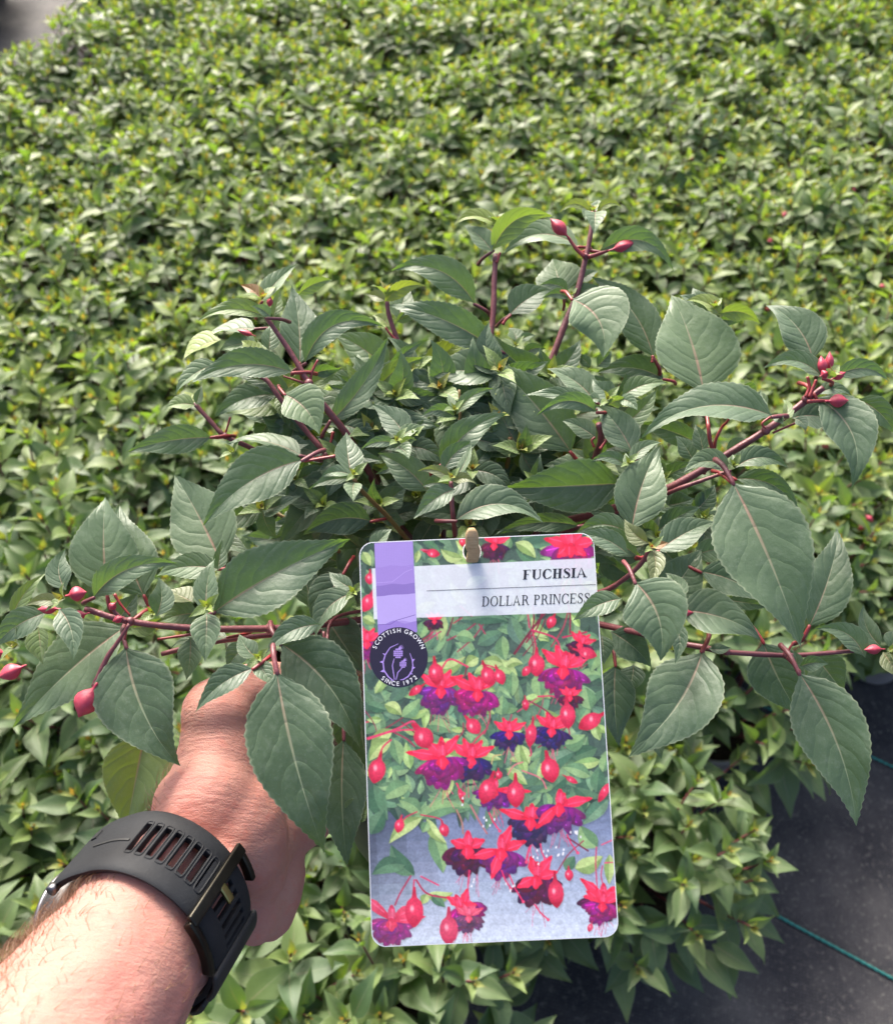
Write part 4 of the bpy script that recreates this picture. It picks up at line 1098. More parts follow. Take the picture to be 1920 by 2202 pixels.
def petal(x, y, an, L, w, col, cc, blunt=.8):
    tx, ty = math.cos(an), math.sin(an); nx, ny = -ty, tx; a, b = [], []
    for t, q in ((0, .18), (.15, .5), (.35, .85), (.55, 1), (.75, .92 * blunt), (.9, .62 * blunt), (1, .0 if blunt < .8 else .25)):
        a.append((x + tx * L * t + nx * w / 2 * q, y + ty * L * t + ny * w / 2 * q)); b.append((x + tx * L * t - nx * w / 2 * q, y + ty * L * t - ny * w / 2 * q))
    pr.pol(a + b[::-1], col, cc, 1.0, .10)
    if L > 40:
        hx = [(x + tx * L * t + nx * w * .12, y + ty * L * t + ny * w * .12) for t in (.25, .45, .65, .8)]; pr.line(hx, w * .10, tuple(min(255, v * 1.18 + 10) for v in cc))
CORS = {'m': ((170, 12, 115), (226, 36, 168)), 'v': ((48, 22, 92), (92, 45, 150)), 'p': ((78, 8, 52), (140, 18, 96)), 'u': ((126, 22, 128), (182, 46, 178))}
def flower(x, y, s, cor, rot=0.0, sep=None, fade=0):
    s *= 1.10; lo, hi = CORS[cor]; dn = math.pi / 2 + rot
    f = lambda c: tuple(v + (200 - v) * fade for v in c)
    for i in range(6): pr.line([(x + rp.uniform(-.2, .2) * s, y + .3 * s), (x + rp.uniform(-.3, .3) * s, y + rp.uniform(.75, 1.15) * s)], 3, jit((214, 60, 110), 20))
    for ring, n, Lk in ((0, 10, .62), (1, 9, .52), (2, 8, .42), (3, 6, .28)):
        for k in range(n):
            an = dn + (k / (n - 1) - .5) * 2.5 * (1 - .13 * ring) + rp.uniform(-.15, .15)
            c = tuple(l + (h - l) * rp.random() for l, h in zip(lo, hi))
            petal(x, y, an, s * Lk * rp.uniform(.85, 1.15), s * .25 * rp.uniform(.7, 1.3), f(tuple(v * .62 for v in c)), f(jit(c, 22)), 1.0)
    for an, L in (sep or ((-2.55, .62), (-2.0, .52), (-1.05, .52), (-.5, .64))):
        r0 = jit((228, 20, 62), 10); petal(x, y - s * .03, an + rot, s * L * 1.05, s * .26, f(r0), f((246, 58, 92)), .55)
    petal(x, y + s * .1, -math.pi / 2 + rot, s * .5, s * .2, f((214, 22, 66)), f((244, 74, 110)), .9)
    petal(x, y - s * .08, dn, s * .34, s * .30, f((226, 18, 60)), f((248, 50, 84)), .55)
def pbud(x, y, L, w, an=math.pi / 2, fade=0):
    tx, ty = math.cos(an), math.sin(an); nx, ny = -ty, tx; a, b = [], []
    for t, q in ((-.75, .14), (-.5, .24), (-.42, .3), (-.3, .75), (-.12, .98), (.08, 1), (.28, .78), (.42, .4), (.5, .1)):
        a.append((x + tx * L * t + nx * w / 2 * q, y + ty * L * t + ny * w / 2 * q)); b.append((x + tx * L * t - nx * w / 2 * q, y + ty * L * t - ny * w / 2 * q))
    f = lambda c: tuple(v + (200 - v) * fade for v in c)
    pr.pol(a + b[::-1], f(jit((190, 16, 58), 10)), f((240, 64, 100)), 1.0, .14)
    hx, hy = x - tx * L * .08 + nx * w * .12, y - ty * L * .08 + ny * w * .12
    pr.pol([(hx + w * .17 * math.cos(q) * .7, hy + w * .26 * math.sin(q)) for q in [i * .7854 for i in range(8)]], f((243, 74, 110)), (252, 178, 190))
def curve(pts, w, col):
    q = catmull([(p[0], p[1], 0) for p in pts], 6); pr.line([(v.x, v.y) for v in q], w, col)

# background of the printed picture
pr.raw(list(CLIP), srgb(70, 92, 78))
pr.c = '2'
hz = [cuv('2', -60, 560), cuv('2', 1900, 480)]
bl = [cuv('2', 0, 1500), cuv('2', 1900, 1500)]
ncol = 10
for i in range(14):
    t0, t1 = i / 14, (i + 1) / 14
    L0 = (hz[0][0] + (bl[0][0] - hz[0][0]) * t0, hz[0][1] + (bl[0][1] - hz[0][1]) * t0); R0 = (hz[1][0] + (bl[1][0] - hz[1][0]) * t0, hz[1][1] + (bl[1][1] - hz[1][1]) * t0)
    L1 = (hz[0][0] + (bl[0][0] - hz[0][0]) * t1, hz[0][1] + (bl[0][1] - hz[0][1]) * t1); R1 = (hz[1][0] + (bl[1][0] - hz[1][0]) * t1, hz[1][1] + (bl[1][1] - hz[1][1]) * t1)
    for j in range(ncol):
        s0, s1 = j / ncol, (j + 1) / ncol
        le = lambda a, b, s: (a[0] + (b[0] - a[0]) * s, a[1] + (b[1] - a[1]) * s)
        t = (t0 + t1) / 2; g = t ** 1.2
        col = tuple(int(c0 + (c1 - c0) * g) for c0, c1 in zip((108, 120, 150), (222, 230, 240)))
        if s0 < .3: col = tuple(int(c * (1 - .45 * (1 - t) * (1 - s0 / .3))) for c in col)
        pr.raw([le(L0, R0, s0), le(L0, R0, s1), le(L1, R1, s1), le(L1, R1, s0)], srgb(*jit(col, 2))); pass
# mass of printed leaves, darker ones first
GREENS = [((48, 70, 58), (62, 88, 70)), ((74, 106, 82), (94, 128, 96)), ((100, 134, 98), (124, 156, 108)), ((130, 160, 92), (166, 190, 118))]
for lvl, n in ((0, 260), (1, 300), (2, 190), (1, 90), (3, 60)):
    for i in range(n):
        x, y = rp.uniform(20, 1640), rp.uniform(110, 2020)
        c = '1'
        yy = y
        if y > 1500: c, yy = '2', y - 1314
        lim = 600 + (80 if x < 500 else 0) - (60 if lvl == 3 else 0)
        if c == '2' and yy > lim - 60: continue
        an = rp.uniform(0, 2 * math.pi); L = rp.uniform(80, 220) * (1.1 if lvl < 2 else .9)
        pr.c = c; g = GREENS[lvl]
        pleaf(x, yy, x + L * math.cos(an), yy + L * math.sin(an), L * rp.uniform(.34, .5), jit(g[0], 12), jit(g[1], 12), rp.uniform(-.1, .1), None)
pr.c = '1'
for i in range(26):
    x, y = rp.uniform(60, 1550), rp.uniform(650, 1480); an = rp.uniform(-2.6, -.5); L = rp.uniform(120, 300)
    curve([(x, y), (x + L * .5 * math.cos(an) + 20, y + L * .5 * math.sin(an)), (x + L * math.cos(an), y + L * math.sin(an))], rp.uniform(6, 12), jit((150, 50, 76), 22))
LG = ((98, 134, 92), (134, 166, 110)); YG = ((128, 152, 86), (176, 194, 124)); DG = ((62, 98, 72), (90, 126, 92))
for q in [(500, 930, 720, 870, 90, YG, .2), (800, 880, 720, 940, 80, YG, .1), (960, 920, 820, 905, 70, YG, .1), (980, 940, 1090, 920, 60, YG, -.2), (1200, 1130, 1190, 960, 110, LG, 0), (1020, 970, 1020, 1130, 80, LG, 0),
          (1520, 1210, 1490, 1070, 110, LG, 0), (1450, 1040, 1600, 1000, 90, LG, -.2), (1570, 830, 1520, 970, 90, LG, 0), (960, 740, 980, 900, 90, LG, .1), (740, 640, 1000, 650, 90, DG, -.1), (200, 1180, 310, 1250, 80, YG, -.1),
          (310, 1260, 430, 1140, 90, LG, .1), (250, 1340, 110, 1480, 90, YG, .1), (480, 1310, 640, 1360, 90, LG, -.1), (950, 1250, 960, 1120, 90, LG, 0), (420, 190, 400, 270, 40, YG, 0), (700, 240, 560, 180, 70, YG, -.15),
          (1040, 140, 1170, 240, 80, YG, -.1), (980, 180, 1010, 110, 60, LG, 0), (470, 640, 420, 760, 80, LG, 0), (660, 740, 780, 770, 80, LG, -.1), (1260, 780, 1180, 870, 90, DG, .1), (90, 1180, 220, 1220, 70, DG, 0), (60, 620, 140, 660, 60, YG, 0), (60, 200, 110, 290, 60, YG, 0)]:
    pr.c = '1'; pleaf(*q[:5], q[5][0], q[5][1], q[6])
for q in [(430, 600, 716, 532, 110, LG, -.12), (430, 560, 292, 482, 100, LG, .1), (500, 690, 576, 952, 120, LG, -.05), (392, 965, 242, 768, 120, DG, -.12), (330, 900, 118, 962, 110, DG, .15), (440, 595, 228, 762, 90, YG, .1), (470, 600, 600, 760, 70, YG, .1),
          (1565, 785, 1455, 642, 120, LG, -.1), (1420, 920, 1602, 840, 110, YG, .1), (1645, 830, 1640, 1025, 70, YG, 0), (470, 1090, 640, 1075, 80, YG, .15), (470, 1085, 440, 1150, 60, YG, 0), (500, 1090, 590, 1170, 60, DG, 0), (1360, 930, 1420, 840, 80, DG, 0),
          (240, 90, 100, 230, 100, YG, .1), (260, 90, 300, 255, 90, LG, 0), (820, 60, 800, 200, 110, LG, 0), (1340, 120, 1490, 60, 110, LG, .15), (1080, 130, 1130, 250, 60, YG, 0), (360, 380, 190, 480, 110, LG, .1), (130, 380, 220, 610, 130, DG, .1),
          (110, 700, 200, 540, 110, DG, 0), (1280, 400, 1370, 330, 90, DG, 0), (1520, 330, 1340, 270, 90, LG, .1), (1560, 430, 1580, 260, 100, DG, 0), (1600, 300, 1640, 160, 80, LG, 0), (1480, 560, 1400, 390, 110, DG, 0), (480, 620, 440, 690, 60, LG, 0)]:
    pr.c = '2'; pleaf(*q[:5], q[5][0], q[5][1], q[6])
pr.c = '1'
for p, w_, c in [([(1230, 590), (1130, 720), (1030, 860)], 16, (118, 30, 52)), ([(1140, 700), (1300, 760), (1330, 880)], 12, (196, 50, 90)), ([(1150, 710), (1170, 800), (1175, 880)], 10, (196, 50, 90)), ([(730, 930), (700, 1060), (650, 1190)], 12, (120, 40, 60)), ([(740, 940), (620, 890), (560, 960)], 12, (214, 60, 96)),
                 ([(640, 620), (620, 690), (600, 740)], 10, (110, 40, 60)), ([(640, 660), (700, 620)], 8, (170, 40, 70)), ([(1500, 715), (1340, 750)], 12, (180, 40, 80)), ([(1120, 600), (1130, 690)], 10, (196, 60, 96)), ([(85, 1400), (270, 1340), (370, 1290), (400, 1300)], 12, (214, 60, 100)),
                 ([(1180, 1130), (1290, 1130), (1340, 1190)], 10, (206, 50, 92)), ([(1050, 1230), (1180, 1140)], 8, (196, 70, 100)), ([(430, 185), (480, 190)], 10, (220, 70, 110)), ([(60, 1300), (100, 1290)], 9, (210, 60, 90)), ([(60, 690), (140, 740)], 8, (220, 60, 90)), ([(820, 920), (900, 940), (930, 970)], 9, (212, 56, 92))]: curve(p, w_, c)
pr.c = '2'
for p, w_, c in [([(90, 90), (270, 35), (420, 30)], 12, (214, 60, 100)), ([(245, 90), (190, 140), (170, 200)], 12, (206, 50, 92)), ([(850, 30), (780, 100), (755, 160)], 11, (196, 50, 84)), ([(885, 260), (900, 200), (950, 190)], 9, (190, 170, 110)), ([(990, 320), (1030, 260), (1090, 235)], 9, (206, 120, 120)), ([(1080, 290), (1200, 340), (1240, 410)], 9, (206, 110, 120)),
                 ([(660, 540), (695, 620), (705, 700)], 11, (170, 120, 104)), ([(750, 510), (810, 620), (860, 700)], 11, (180, 110, 110)), ([(430, 575), (550, 600), (580, 640)], 9, (190, 46, 84)), ([(410, 555), (340, 590), (300, 640)], 9, (190, 46, 84)), ([(370, 965), (300, 1080), (265, 1160)], 11, (176, 50, 86)), ([(390, 990), (385, 1060), (385, 1120)], 10, (206, 50, 92)),
                 ([(400, 990), (470, 1080), (600, 1110)], 12, (176, 40, 76)), ([(430, 970), (550, 1030)], 10, (216, 66, 110)), ([(1480, 740), (1380, 830), (1310, 940)], 9, (150, 44, 76)), ([(1370, 720), (1510, 810)], 11, (120, 40, 66)), ([(1560, 780), (1555, 900), (1565, 1040)], 9, (196, 60, 100)), ([(1600, 900), (1590, 960), (1600, 1020)], 8, (196, 60, 100)), ([(1680, 730), (1590, 770)], 8, (212, 70, 110)), ([(1610, 885), (1690, 880)], 8, (212, 70, 110)), ([(1100, 0), (1140, 170), (1130, 200)], 9, (206, 60, 100))]: curve(p, w_, c)
# flowers and buds
pr.c = '1'
flower(905, 150, 150, 'p', 0.1, fade=.0); flower(1395, 165, 260, 'm', 0, ((-2.9, .6), (-2.2, .4), (-.9, .4), (-.2, .6), (.6, .4), (2.4, .4)))
flower(1350, 950, 260, 'm', .1); flower(560, 1080, 230, 'u', 0); flower(800, 1100, 235, 'm', .05, ((-2.75, .75), (-2.1, .5), (-1.0, .5), (-.75, .7))); flower(520, 640, 100, 'p', 0); flower(1460, 790, 140, 'p', 0.3); flower(85, 780, 170, 'm', 0)
flower(1000, 1360, 170, 'v', 0); flower(1275, 1340, 190, 'v', .1); flower(1390, 1130, 120, 'p', 0)
for b in [(530, 980, 150, 95, 1.45), (865, 995, 140, 90, 1.2), (940, 1000, 110, 70, 1.2), (1175, 925, 150, 105, 1.57), (1110, 965, 80, 50, 2.2), (1375, 1250, 170, 100, 1.5), (1520, 1290, 170, 100, 2.6), (450, 1395, 160, 120, .9), (92, 525, 130, 80, 2.0), (105, 370, 80, 60, 1.6), (510, 208, 90, 55, .2), (700, 135, 60, 45, 1.6), (1105, 1180, 80, 45, 1.5), (1500, 850, 130, 70, .3), (770, 1320, 120, 90, .9), (400, 1090, 110, 50, 2.5), (1270, 650, 90, 60, 2.0)]: pbud(*b)
pr.c = '2'
flower(755, 215, 230, 'v', .05); flower(570, 215, 260, 'm', -.05, ((-2.95, .8), (-2.3, .5), (-1.57, .45), (-.9, .6))); flower(905, 420, 190, 'u', .1, ((-.05, 1.1), (-2.4, .3))); flower(1140, 610, 250, 'v', .05, ((-2.9, .75), (-2.0, .3), (-1.1, .3), (-.6, .6)))
flower(1320, 520, 255, 'u', .05, ((-.25, .75), (2.3, .75), (-1.2, .3))); flower(735, 790, 260, 'p', 0, ((-2.8, .4), (-.4, .4), (-1.57, .3))); flower(950, 810, 250, 'u', 0, ((-1.2, .6), (2.9, .75), (-.35, .6), (1.9, .7))); flower(1175, 985, 250, 'p', .05, ((-1.9, .5), (-1.0, .6), (-.3, .5), (2.6, .5)))
flower(1600, 1110, 220, 'p', .05, ((-2.5, .75), (-.55, .6), (3.1, .5))); flower(1600, 1150, 190, 'm', .05, ()); flower(700, 1170, 210, 'm', -.4, ((-2.2, .5), (-.9, .5), (.3, .4))); flower(740, 1230, 150, 'p', 0, (), .25); flower(245, 1260, 240, 'm', 0, ((-2.45, 1.0), (-.6, .7), (-.1, .8)), .18)
for b in [(150, 290, 170, 110, 1.8), (452, 75, 140, 120, 1.0), (1262, 285, 170, 118, 1.35), (1042, 440, 180, 112, 1.55), (295, 645, 95, 62, 1.8), (582, 672, 90, 62, 1.3), (1384, 962, 80, 54, 1.5), (1300, 1080, 190, 100, 1.5), (390, 1195, 210, 118, 1.57), (612, 1315, 200, 118, 1.57), (933, 318, 60, 46, 1.5), (860, 420, 180, 110, 1.9), (1140, 60, 160, 70, 1.7), (1400, 350, 90, 36, .5), (1610, 430, 150, 50, 2.1), (690, 450, 110, 30, 1.3), (1520, 1300, 60, 36, 1.9)]: pbud(*b, .16 if b[1] > 1280 else 0)
for x0, y0, x1, y1 in [(660, 370, 710, 440), (870, 560, 940, 680), (745, 930, 740, 1130), (950, 930, 1010, 1050), (1000, 960, 1090, 1135), (1160, 1150, 1250, 1250), (1370, 700, 1440, 820), (1140, 770, 1110, 880), (1200, 760, 1230, 860)]:
    pr.line([(x0, y0), ((x0 + x1) / 2 - 8, (y0 + y1) / 2), (x1, y1)], 9, (226, 40, 96)); pr.pol([(x1 + 11 * math.cos(q), y1 + 11 * math.sin(q)) for q in [i * .8 for i in range(8)]], (222, 40, 90), (240, 90, 130))
for i in range(34):
    bx, by = rp.choice([(700, 480), (870, 620), (770, 1010), (1010, 1040), (1230, 1180), (1210, 820), (1310, 800), (1180, 870), (850, 610), (1420, 690)])
    x, y = bx + rp.uniform(-40, 40), by + rp.uniform(-35, 35); pr.pol([(x, y), (x + 8, y + 3), (x + 6, y + 18), (x - 4, y + 14)], (236, 232, 236))
pr.soften(3); pr.mottle(.30, 5, 1); pr.mottle(.22, 14, 2); pr.mottle(.12, 2, 3)
pr.img = np.clip(pr.img * 1.0 + .012, 0, .92)
# pale title band printed over the picture, which still shows through
yt = lambda x: 305 - (x - 118) * .0455
yb = lambda x: 632 - (x - 118) * .0325
pr.c = '1'; pr.pol([(118, yt(118)), (1549, yt(1549)), (1576, yb(1576)), (130, yb(118))], (226, 228, 234), None, .80)
printed = pr.build('printed_picture', M_PRINT, card)
lt = Print(0.00006); lt.c = '1'
# ribbon of purple paper: four tones
def rib(y0, y1, col, wob0=0, wob1=0):
    xl = lambda y: 134 + (y - 145) * .0415; xr = lambda y: 380 + (y - 125) * .048
    top = [(xl(y0) + (xr(y0) - xl(y0)) * t, y0 - 20 * t + wob0 * math.sin(9 * t + 1) * (t * (1 - t) * 4)) for t in [i / 10 for i in range(11)]]
    bot = [(xl(y1) + (xr(y1) - xl(y1)) * t, y1 - 20 * t + wob1 * math.sin(7 * t + .4) * (t * (1 - t) * 4)) for t in [i / 10 for i in range(11)]]
    lt.pol(top + bot[::-1], col)
rib(145, 735, (160, 138, 204)); rib(300, 420, (154, 130, 198), 8, 0); rib(418, 488, (134, 112, 180), 6, 3); rib(486, 668, (176, 158, 216), 3, 16); rib(664, 735, (146, 122, 194), 16, 0)
lt.line([(150, 398), (250, 392), (330, 330), (378, 310)], 3, (176, 154, 216)); lt.line([(162, 668), (240, 664), (275, 640), (398, 604)], 4, (112, 86, 158))
for i in range(23):
    for j in range(22): 
        x, y = 146 + j * 10.5, 158 + i * 10.5 - j * .8
        if y < 290 or (500 < y < 600): lt.pol([(x, y), (x + 4, y), (x + 4, y + 4), (x, y + 4)], (166, 142, 212)); lt.z -= 4e-7
lt.z += 4e-6
bc = (291, 877)
def circ(r0, r1, col, a0=0, a1=360, n=64):
    o = [(bc[0] + r1 * math.cos(R(a0 + (a1 - a0) * i / n)), bc[1] + r1 * 1.035 * math.sin(R(a0 + (a1 - a0) * i / n))) for i in range(n + 1)]
    if r0 <= 0: lt.pol(o[:-1], col)
circ(0, 187, (40, 34, 54))
LAV = (168, 140, 214)
lt.line([(288, 790), (235, 815), (205, 860), (190, 910), (196, 960), (222, 1000), (250, 1025), (258, 1028)], [3, 5, 7, 8, 8, 8, 7, 5], LAV)
lt.line([(362, 850), (376, 890), (382, 930), (376, 965), (352, 1000), (320, 1020), (300, 1022)], [3, 5, 7, 8, 8, 7, 4], LAV)
lt.line([(262, 885), (250, 930), (258, 985), (264, 1022)], [4, 6, 6, 4], LAV); lt.line([(312, 945), (285, 975), (274, 1022)], [4, 6, 4], LAV)
for x, y, dx, dy in ((204, 862, -18, -10), (190, 908, -22, 0), (196, 965, -24, 4), (378, 900, 16, -12), (380, 945, 18, -4), (366, 978, 16, 8)): lt.pol([(x - 5, y - 9), (x + dx, y + dy), (x + 3, y + 9)], LAV)
for (tx, ty, s) in ((287, 852, 30), (318, 922, 22)):
    for i in range(5):
        for j in range(5):
            u_, v_ = (i - 2) / 2, (j - 2) / 2
            if u_ * u_ + v_ * v_ < 1.35: lt.pol([(tx + u_ * s * .8 - s * .17, ty + v_ * s * .85 - s * .16), (tx + u_ * s * .8 + s * .17, ty + v_ * s * .85 - s * .2), (tx + u_ * s * .8 + s * .17, ty + v_ * s * .85 + s * .14), (tx + u_ * s * .8 - s * .17, ty + v_ * s * .85 + s * .18)], LAV)
    for k in range(7):
        an = -1.35 + k * .2; lt.pol([(tx + s * .35 * k / 4 - 4, ty - s * .9), (tx + s * (.5 + .9 * math.cos(an)) , ty - s * .9 + s * 1.1 * math.sin(an)), (tx + s * .35 * k / 4 + 3, ty - s * .88)], LAV)
lt.build('ribbon_and_badge', M_INK, card)

# --- lettering
tx = Print(lt.z + 1.5e-5); tx.c = '1'
INK = (34, 34, 42)
def glyph(ch, T):
    """didone capitals in a unit box: list of polygons, advance width"""
    h = .062; P_ = []
    def rect(x0, y0, x1, y1): P_.append([(x0, y0), (x1, y0), (x1, y1), (x0, y1)])
    def stemv(x, w=T, ser=.09, top=True, bot=True):
        rect(x, 0, x + w, 1)
        if bot: rect(x - ser, 0, x + w + ser, h)
        if top: rect(x - ser, 1 - h, x + w + ser, 1)
    def ring(cx, cy, rx, ry, t, a0=0, a1=360, hh=h):
        n = 40; o = []; i_ = []
        for k in range(n + 1):
            a = R(a0 + (a1 - a0) * k / n); o.append((cx + rx * math.cos(a), cy + ry * math.sin(a))); i_.append((cx + (rx - t) * math.cos(a), cy + (ry - hh) * math.sin(a)))
        for k in range(n): P_.append([o[k], o[k + 1], i_[k + 1], i_[k]])
    s = .09
    if ch == 'I': stemv(s); adv = T + 2 * s
    elif ch in 'FE':
        stemv(s); rect(s + T, 1 - h, .64, 1); P_.append([(.64 - .05, 1 - h), (.64, 1 - h), (.655, .70), (.64, .70)]); rect(s + T, .49, .50, .49 + h); P_.append([(.47, .49 + h), (.5, .49 + h), (.5, .62), (.485, .62)]); P_.append([(.47, .49), (.5, .49), (.5, .37), (.485, .37)]); adv = .68
        if ch == 'E': rect(s + T, 0, .66, h); P_.append([(.61, h), (.66, h), (.68, .32), (.665, .32)]); adv = .70
    elif ch == 'L': stemv(s); rect(s + T, 0, .62, h); P_.append([(.56, h), (.62, h), (.64, .34), (.625, .34)]); adv = .65
    elif ch == 'D': stemv(s); ring(s + T + .12, .5, .40, .5, T, -90, 90); rect(s + T, 0, s + T + .13, h); rect(s + T, 1 - h, s + T + .13, 1); adv = s + T + .55
    elif ch in 'PR':
        stemv(s); ring(s + T + .10, .745, .29, .255, T, -90, 90); rect(s + T, 1 - h, s + T + .11, 1); rect(s + T, .49, s + T + .11, .49 + h); adv = .63 + T * .4
        if ch == 'R': P_.append([(s + T + .14, .5), (s + T + .30, .5), (.56 + T, .06), (.56 + T * .2, .06)]); P_.append([(.56 + T * .2, .06), (.56 + T, .06), (.66 + T, h + .02), (.66 + T, 0), (.60 + T * .3, 0)]); adv = .70 + T * .6
    elif ch == 'O': ring(.43, .5, .40, .52, T); adv = .86
    elif ch == 'C': ring(.43, .5, .40, .52, T, 48, 312); ring(.43, .5, .40, .52, h * 1.2, 30, 50); ring(.43, .5, .40, .52, h * 1.2, 310, 335); P_.append([(.68, 1), (.72, 1), (.735, .68), (.70, .68)]); P_.append([(.68, .0), (.72, .0), (.735, .22), (.72, .26)]); adv = .80
    elif ch == 'U':
        rect(s, .32, s + T, 1); rect(0, 1 - h, 2 * s + T, 1); rect(.66, .32, .66 + h * 1.3, 1); rect(.58, 1 - h, .80, 1)
        cx = (s + .66 + h * 1.3) / 2; rx = cx - s; n = 20
        for k in range(n):
            a, b = R(180 + 180 * k / n), R(180 + 180 * (k + 1) / n); th = lambda q: T * max(0, -math.cos(q)) + h * 1.3 * (1 - max(0, -math.cos(q)))
            P_.append([(cx + rx * math.cos(a), .32 + .34 * math.sin(a)), (cx + rx * math.cos(b), .32 + .34 * math.sin(b)), (cx + (rx - th(b)) * math.cos(b), .32 + (.34 - h) * math.sin(b)), (cx + (rx - th(a)) * math.cos(a), .32 + (.34 - h) * math.sin(a))])
        adv = .82
    elif ch == 'H': stemv(s); stemv(.52); rect(s + T, .49, .52, .49 + h); adv = .52 + T + s
    elif ch == 'A':
        P_.append([(.06, 0), (.06 + h * 1.4, 0), (.38, .97), (.36, 1)]); P_.append([(.36, 1), (.38 + .02, 1), (.62 + T, 0), (.62, 0)]); rect(.17, .30, .56, .30 + h); rect(-.01, 0, .19, h); rect(.55, 0, .70 + T, h); adv = .72 + T
    elif ch == 'N':
        rect(s, 0, s + h * 1.3, 1); rect(0, 0, 2 * s + h, h); rect(-.0, 1 - h, s + T, 1); rect(.66, 0, .66 + h * 1.3, 1); rect(.58, 1 - h, .80, 1); P_.append([(s, 1), (s + T * 1.1, 1), (.66 + h * 1.3, 0), (.66, 0)]); adv = .82
    elif ch == 'S':
        sp = catmull([(.52, .80, 0), (.43, .95, 0), (.29, .985, 0), (.15, .90, 0), (.13, .74, 0), (.28, .58, 0), (.45, .44, 0), (.53, .26, 0), (.44, .07, 0), (.29, .015, 0), (.14, .06, 0), (.06, .22, 0)], 5); n = len(sp) - 1
        for k in range(n):
            th = lambda i: h + (T * 1.15 - h) * max(0, 1 - abs(i / n - .5) / .30) ** .8
            p, q = sp[k], sp[k + 1]; d_ = (q - p).normalized(); nn = Vector((-d_.y, d_.x, 0))
            a, b = th(k) / 2, th(k + 1) / 2
            P_.append([(p + nn * a)[:2], (q + nn * b)[:2], (q - nn * b)[:2], (p - nn * a)[:2]])
        P_.append([(.52, .99), (.555, .99), (.56, .70), (.53, .70)]); P_.append([(.03, .01), (.06, .01), (.075, .30), (.045, .30)]); adv = .62
    elif ch == ' ': adv = .34
    return P_, adv
def word(txt, x0, y0, x1, y1, cap, T, sp):
    """set txt between the baseline points (x0,y0)-(x1,y1), cap height in crop pixels"""
    gl = [glyph(c, T) for c in txt]; tot = sum(a for _, a in gl) + sp * (len(txt) - 1)
    bx, by = x1 - x0, y1 - y0; Ln = math.hypot(bx, by); dx, dy = bx / Ln, by / Ln; k = Ln / tot; cur = 0
    ux, uy = .045, -1.0
    for polys, adv in gl:
        for p in polys:
            q = [(x0 + dx * k * (cur + a) + ux * cap * b, y0 + dy * k * (cur + a) + uy * cap * b) for a, b in p]
            ar = sum(q[i - 1][0] * q[i][1] - q[i][0] * q[i - 1][1] for i in range(len(q)))
            tx.pol(q, INK); tx.z -= 4e-7
        cur += adv + sp
    tx.z += 2e-6
def ccw(pts):
    return pts
word('FUCHSIA', 1086, 378, 1502, 362, 62, .21, .07)
word('DOLLAR PRINCESS', 824, 551, 1516, 527, 64, .125, .07)
tx.line([(470, 450), (1000, 430), (1556, 409)], 3.2, (60, 60, 70))
tx.build('title_lettering', M_INK, card)
# round badge lettering, one glyph at a time along the rim
def arc_text(txt, rad, amid, span, size, top):
    cv = bpy.data.curves.new('badge_text', 'FONT'); fo = bpy.data.objects.new('badge_text', cv); COL.objects.link(fo)
    cv.align_x = 'CENTER'; n = len(txt); V, F = [], []
    wd = {' ': .5, 'I': .42, 'W': 1.3, 'O': 1.1, 'G': 1.08, 'N': 1.08, 'T': .86, '1': .7}
    pos = []; cur = 0
    for ch in txt: wv = wd.get(ch, .95); pos.append(cur + wv / 2); cur += wv
    k = CWID / 502.8 / 2.98667                             # metres per crop pixel
    C0 = cuv('1', *bc)
    for ch, q in zip(txt, pos):
        if ch == ' ': continue
        cv.body = ch; bpy.context.view_layer.update()
        me = bpy.data.meshes.new_from_object(fo.evaluated_get(bpy.context.evaluated_depsgraph_get()))
        t = q / cur - .5
        a = R(amid - t * span) if top else R(amid + t * span)
        rot = a - math.pi / 2 if top else a + math.pi / 2
        o = len(V)
        for v in me.vertices:
            x, y = v.co.x * size * k, v.co.y * size * k - (0 if top else size * k * .36) * 0
            V.append((C0[0] + rad * k * math.cos(a) + x * math.cos(rot) - y * math.sin(rot), C0[1] + rad * k * 1.03 * math.sin(a) + x * math.sin(rot) + y * math.cos(rot), tx.z + 1e-5))
        F += [tuple(i + o for i in p.vertices) for p in me.polygons]
        bpy.data.meshes.remove(me)
    bpy.data.objects.remove(fo); bpy.data.curves.remove(cv)
    return V, F
M_WHITE_INK = simple('white_ink', (0.80, 0.80, 0.82, 1), (0.84, 0.84, 0.86, 1), 50, 0.4)
v1, f1 = arc_text('SCOTTISH GROWN', 150, 88, 146, 38, True)
v2, f2 = arc_text('SINCE 1972', 172, -91, 88, 38, False)
v, f = join([(v1, f1), (v2, f2)])
obj('badge_lettering', mesh_from('badge_lettering', v, f, M_WHITE_INK, False), card, CARD_M)

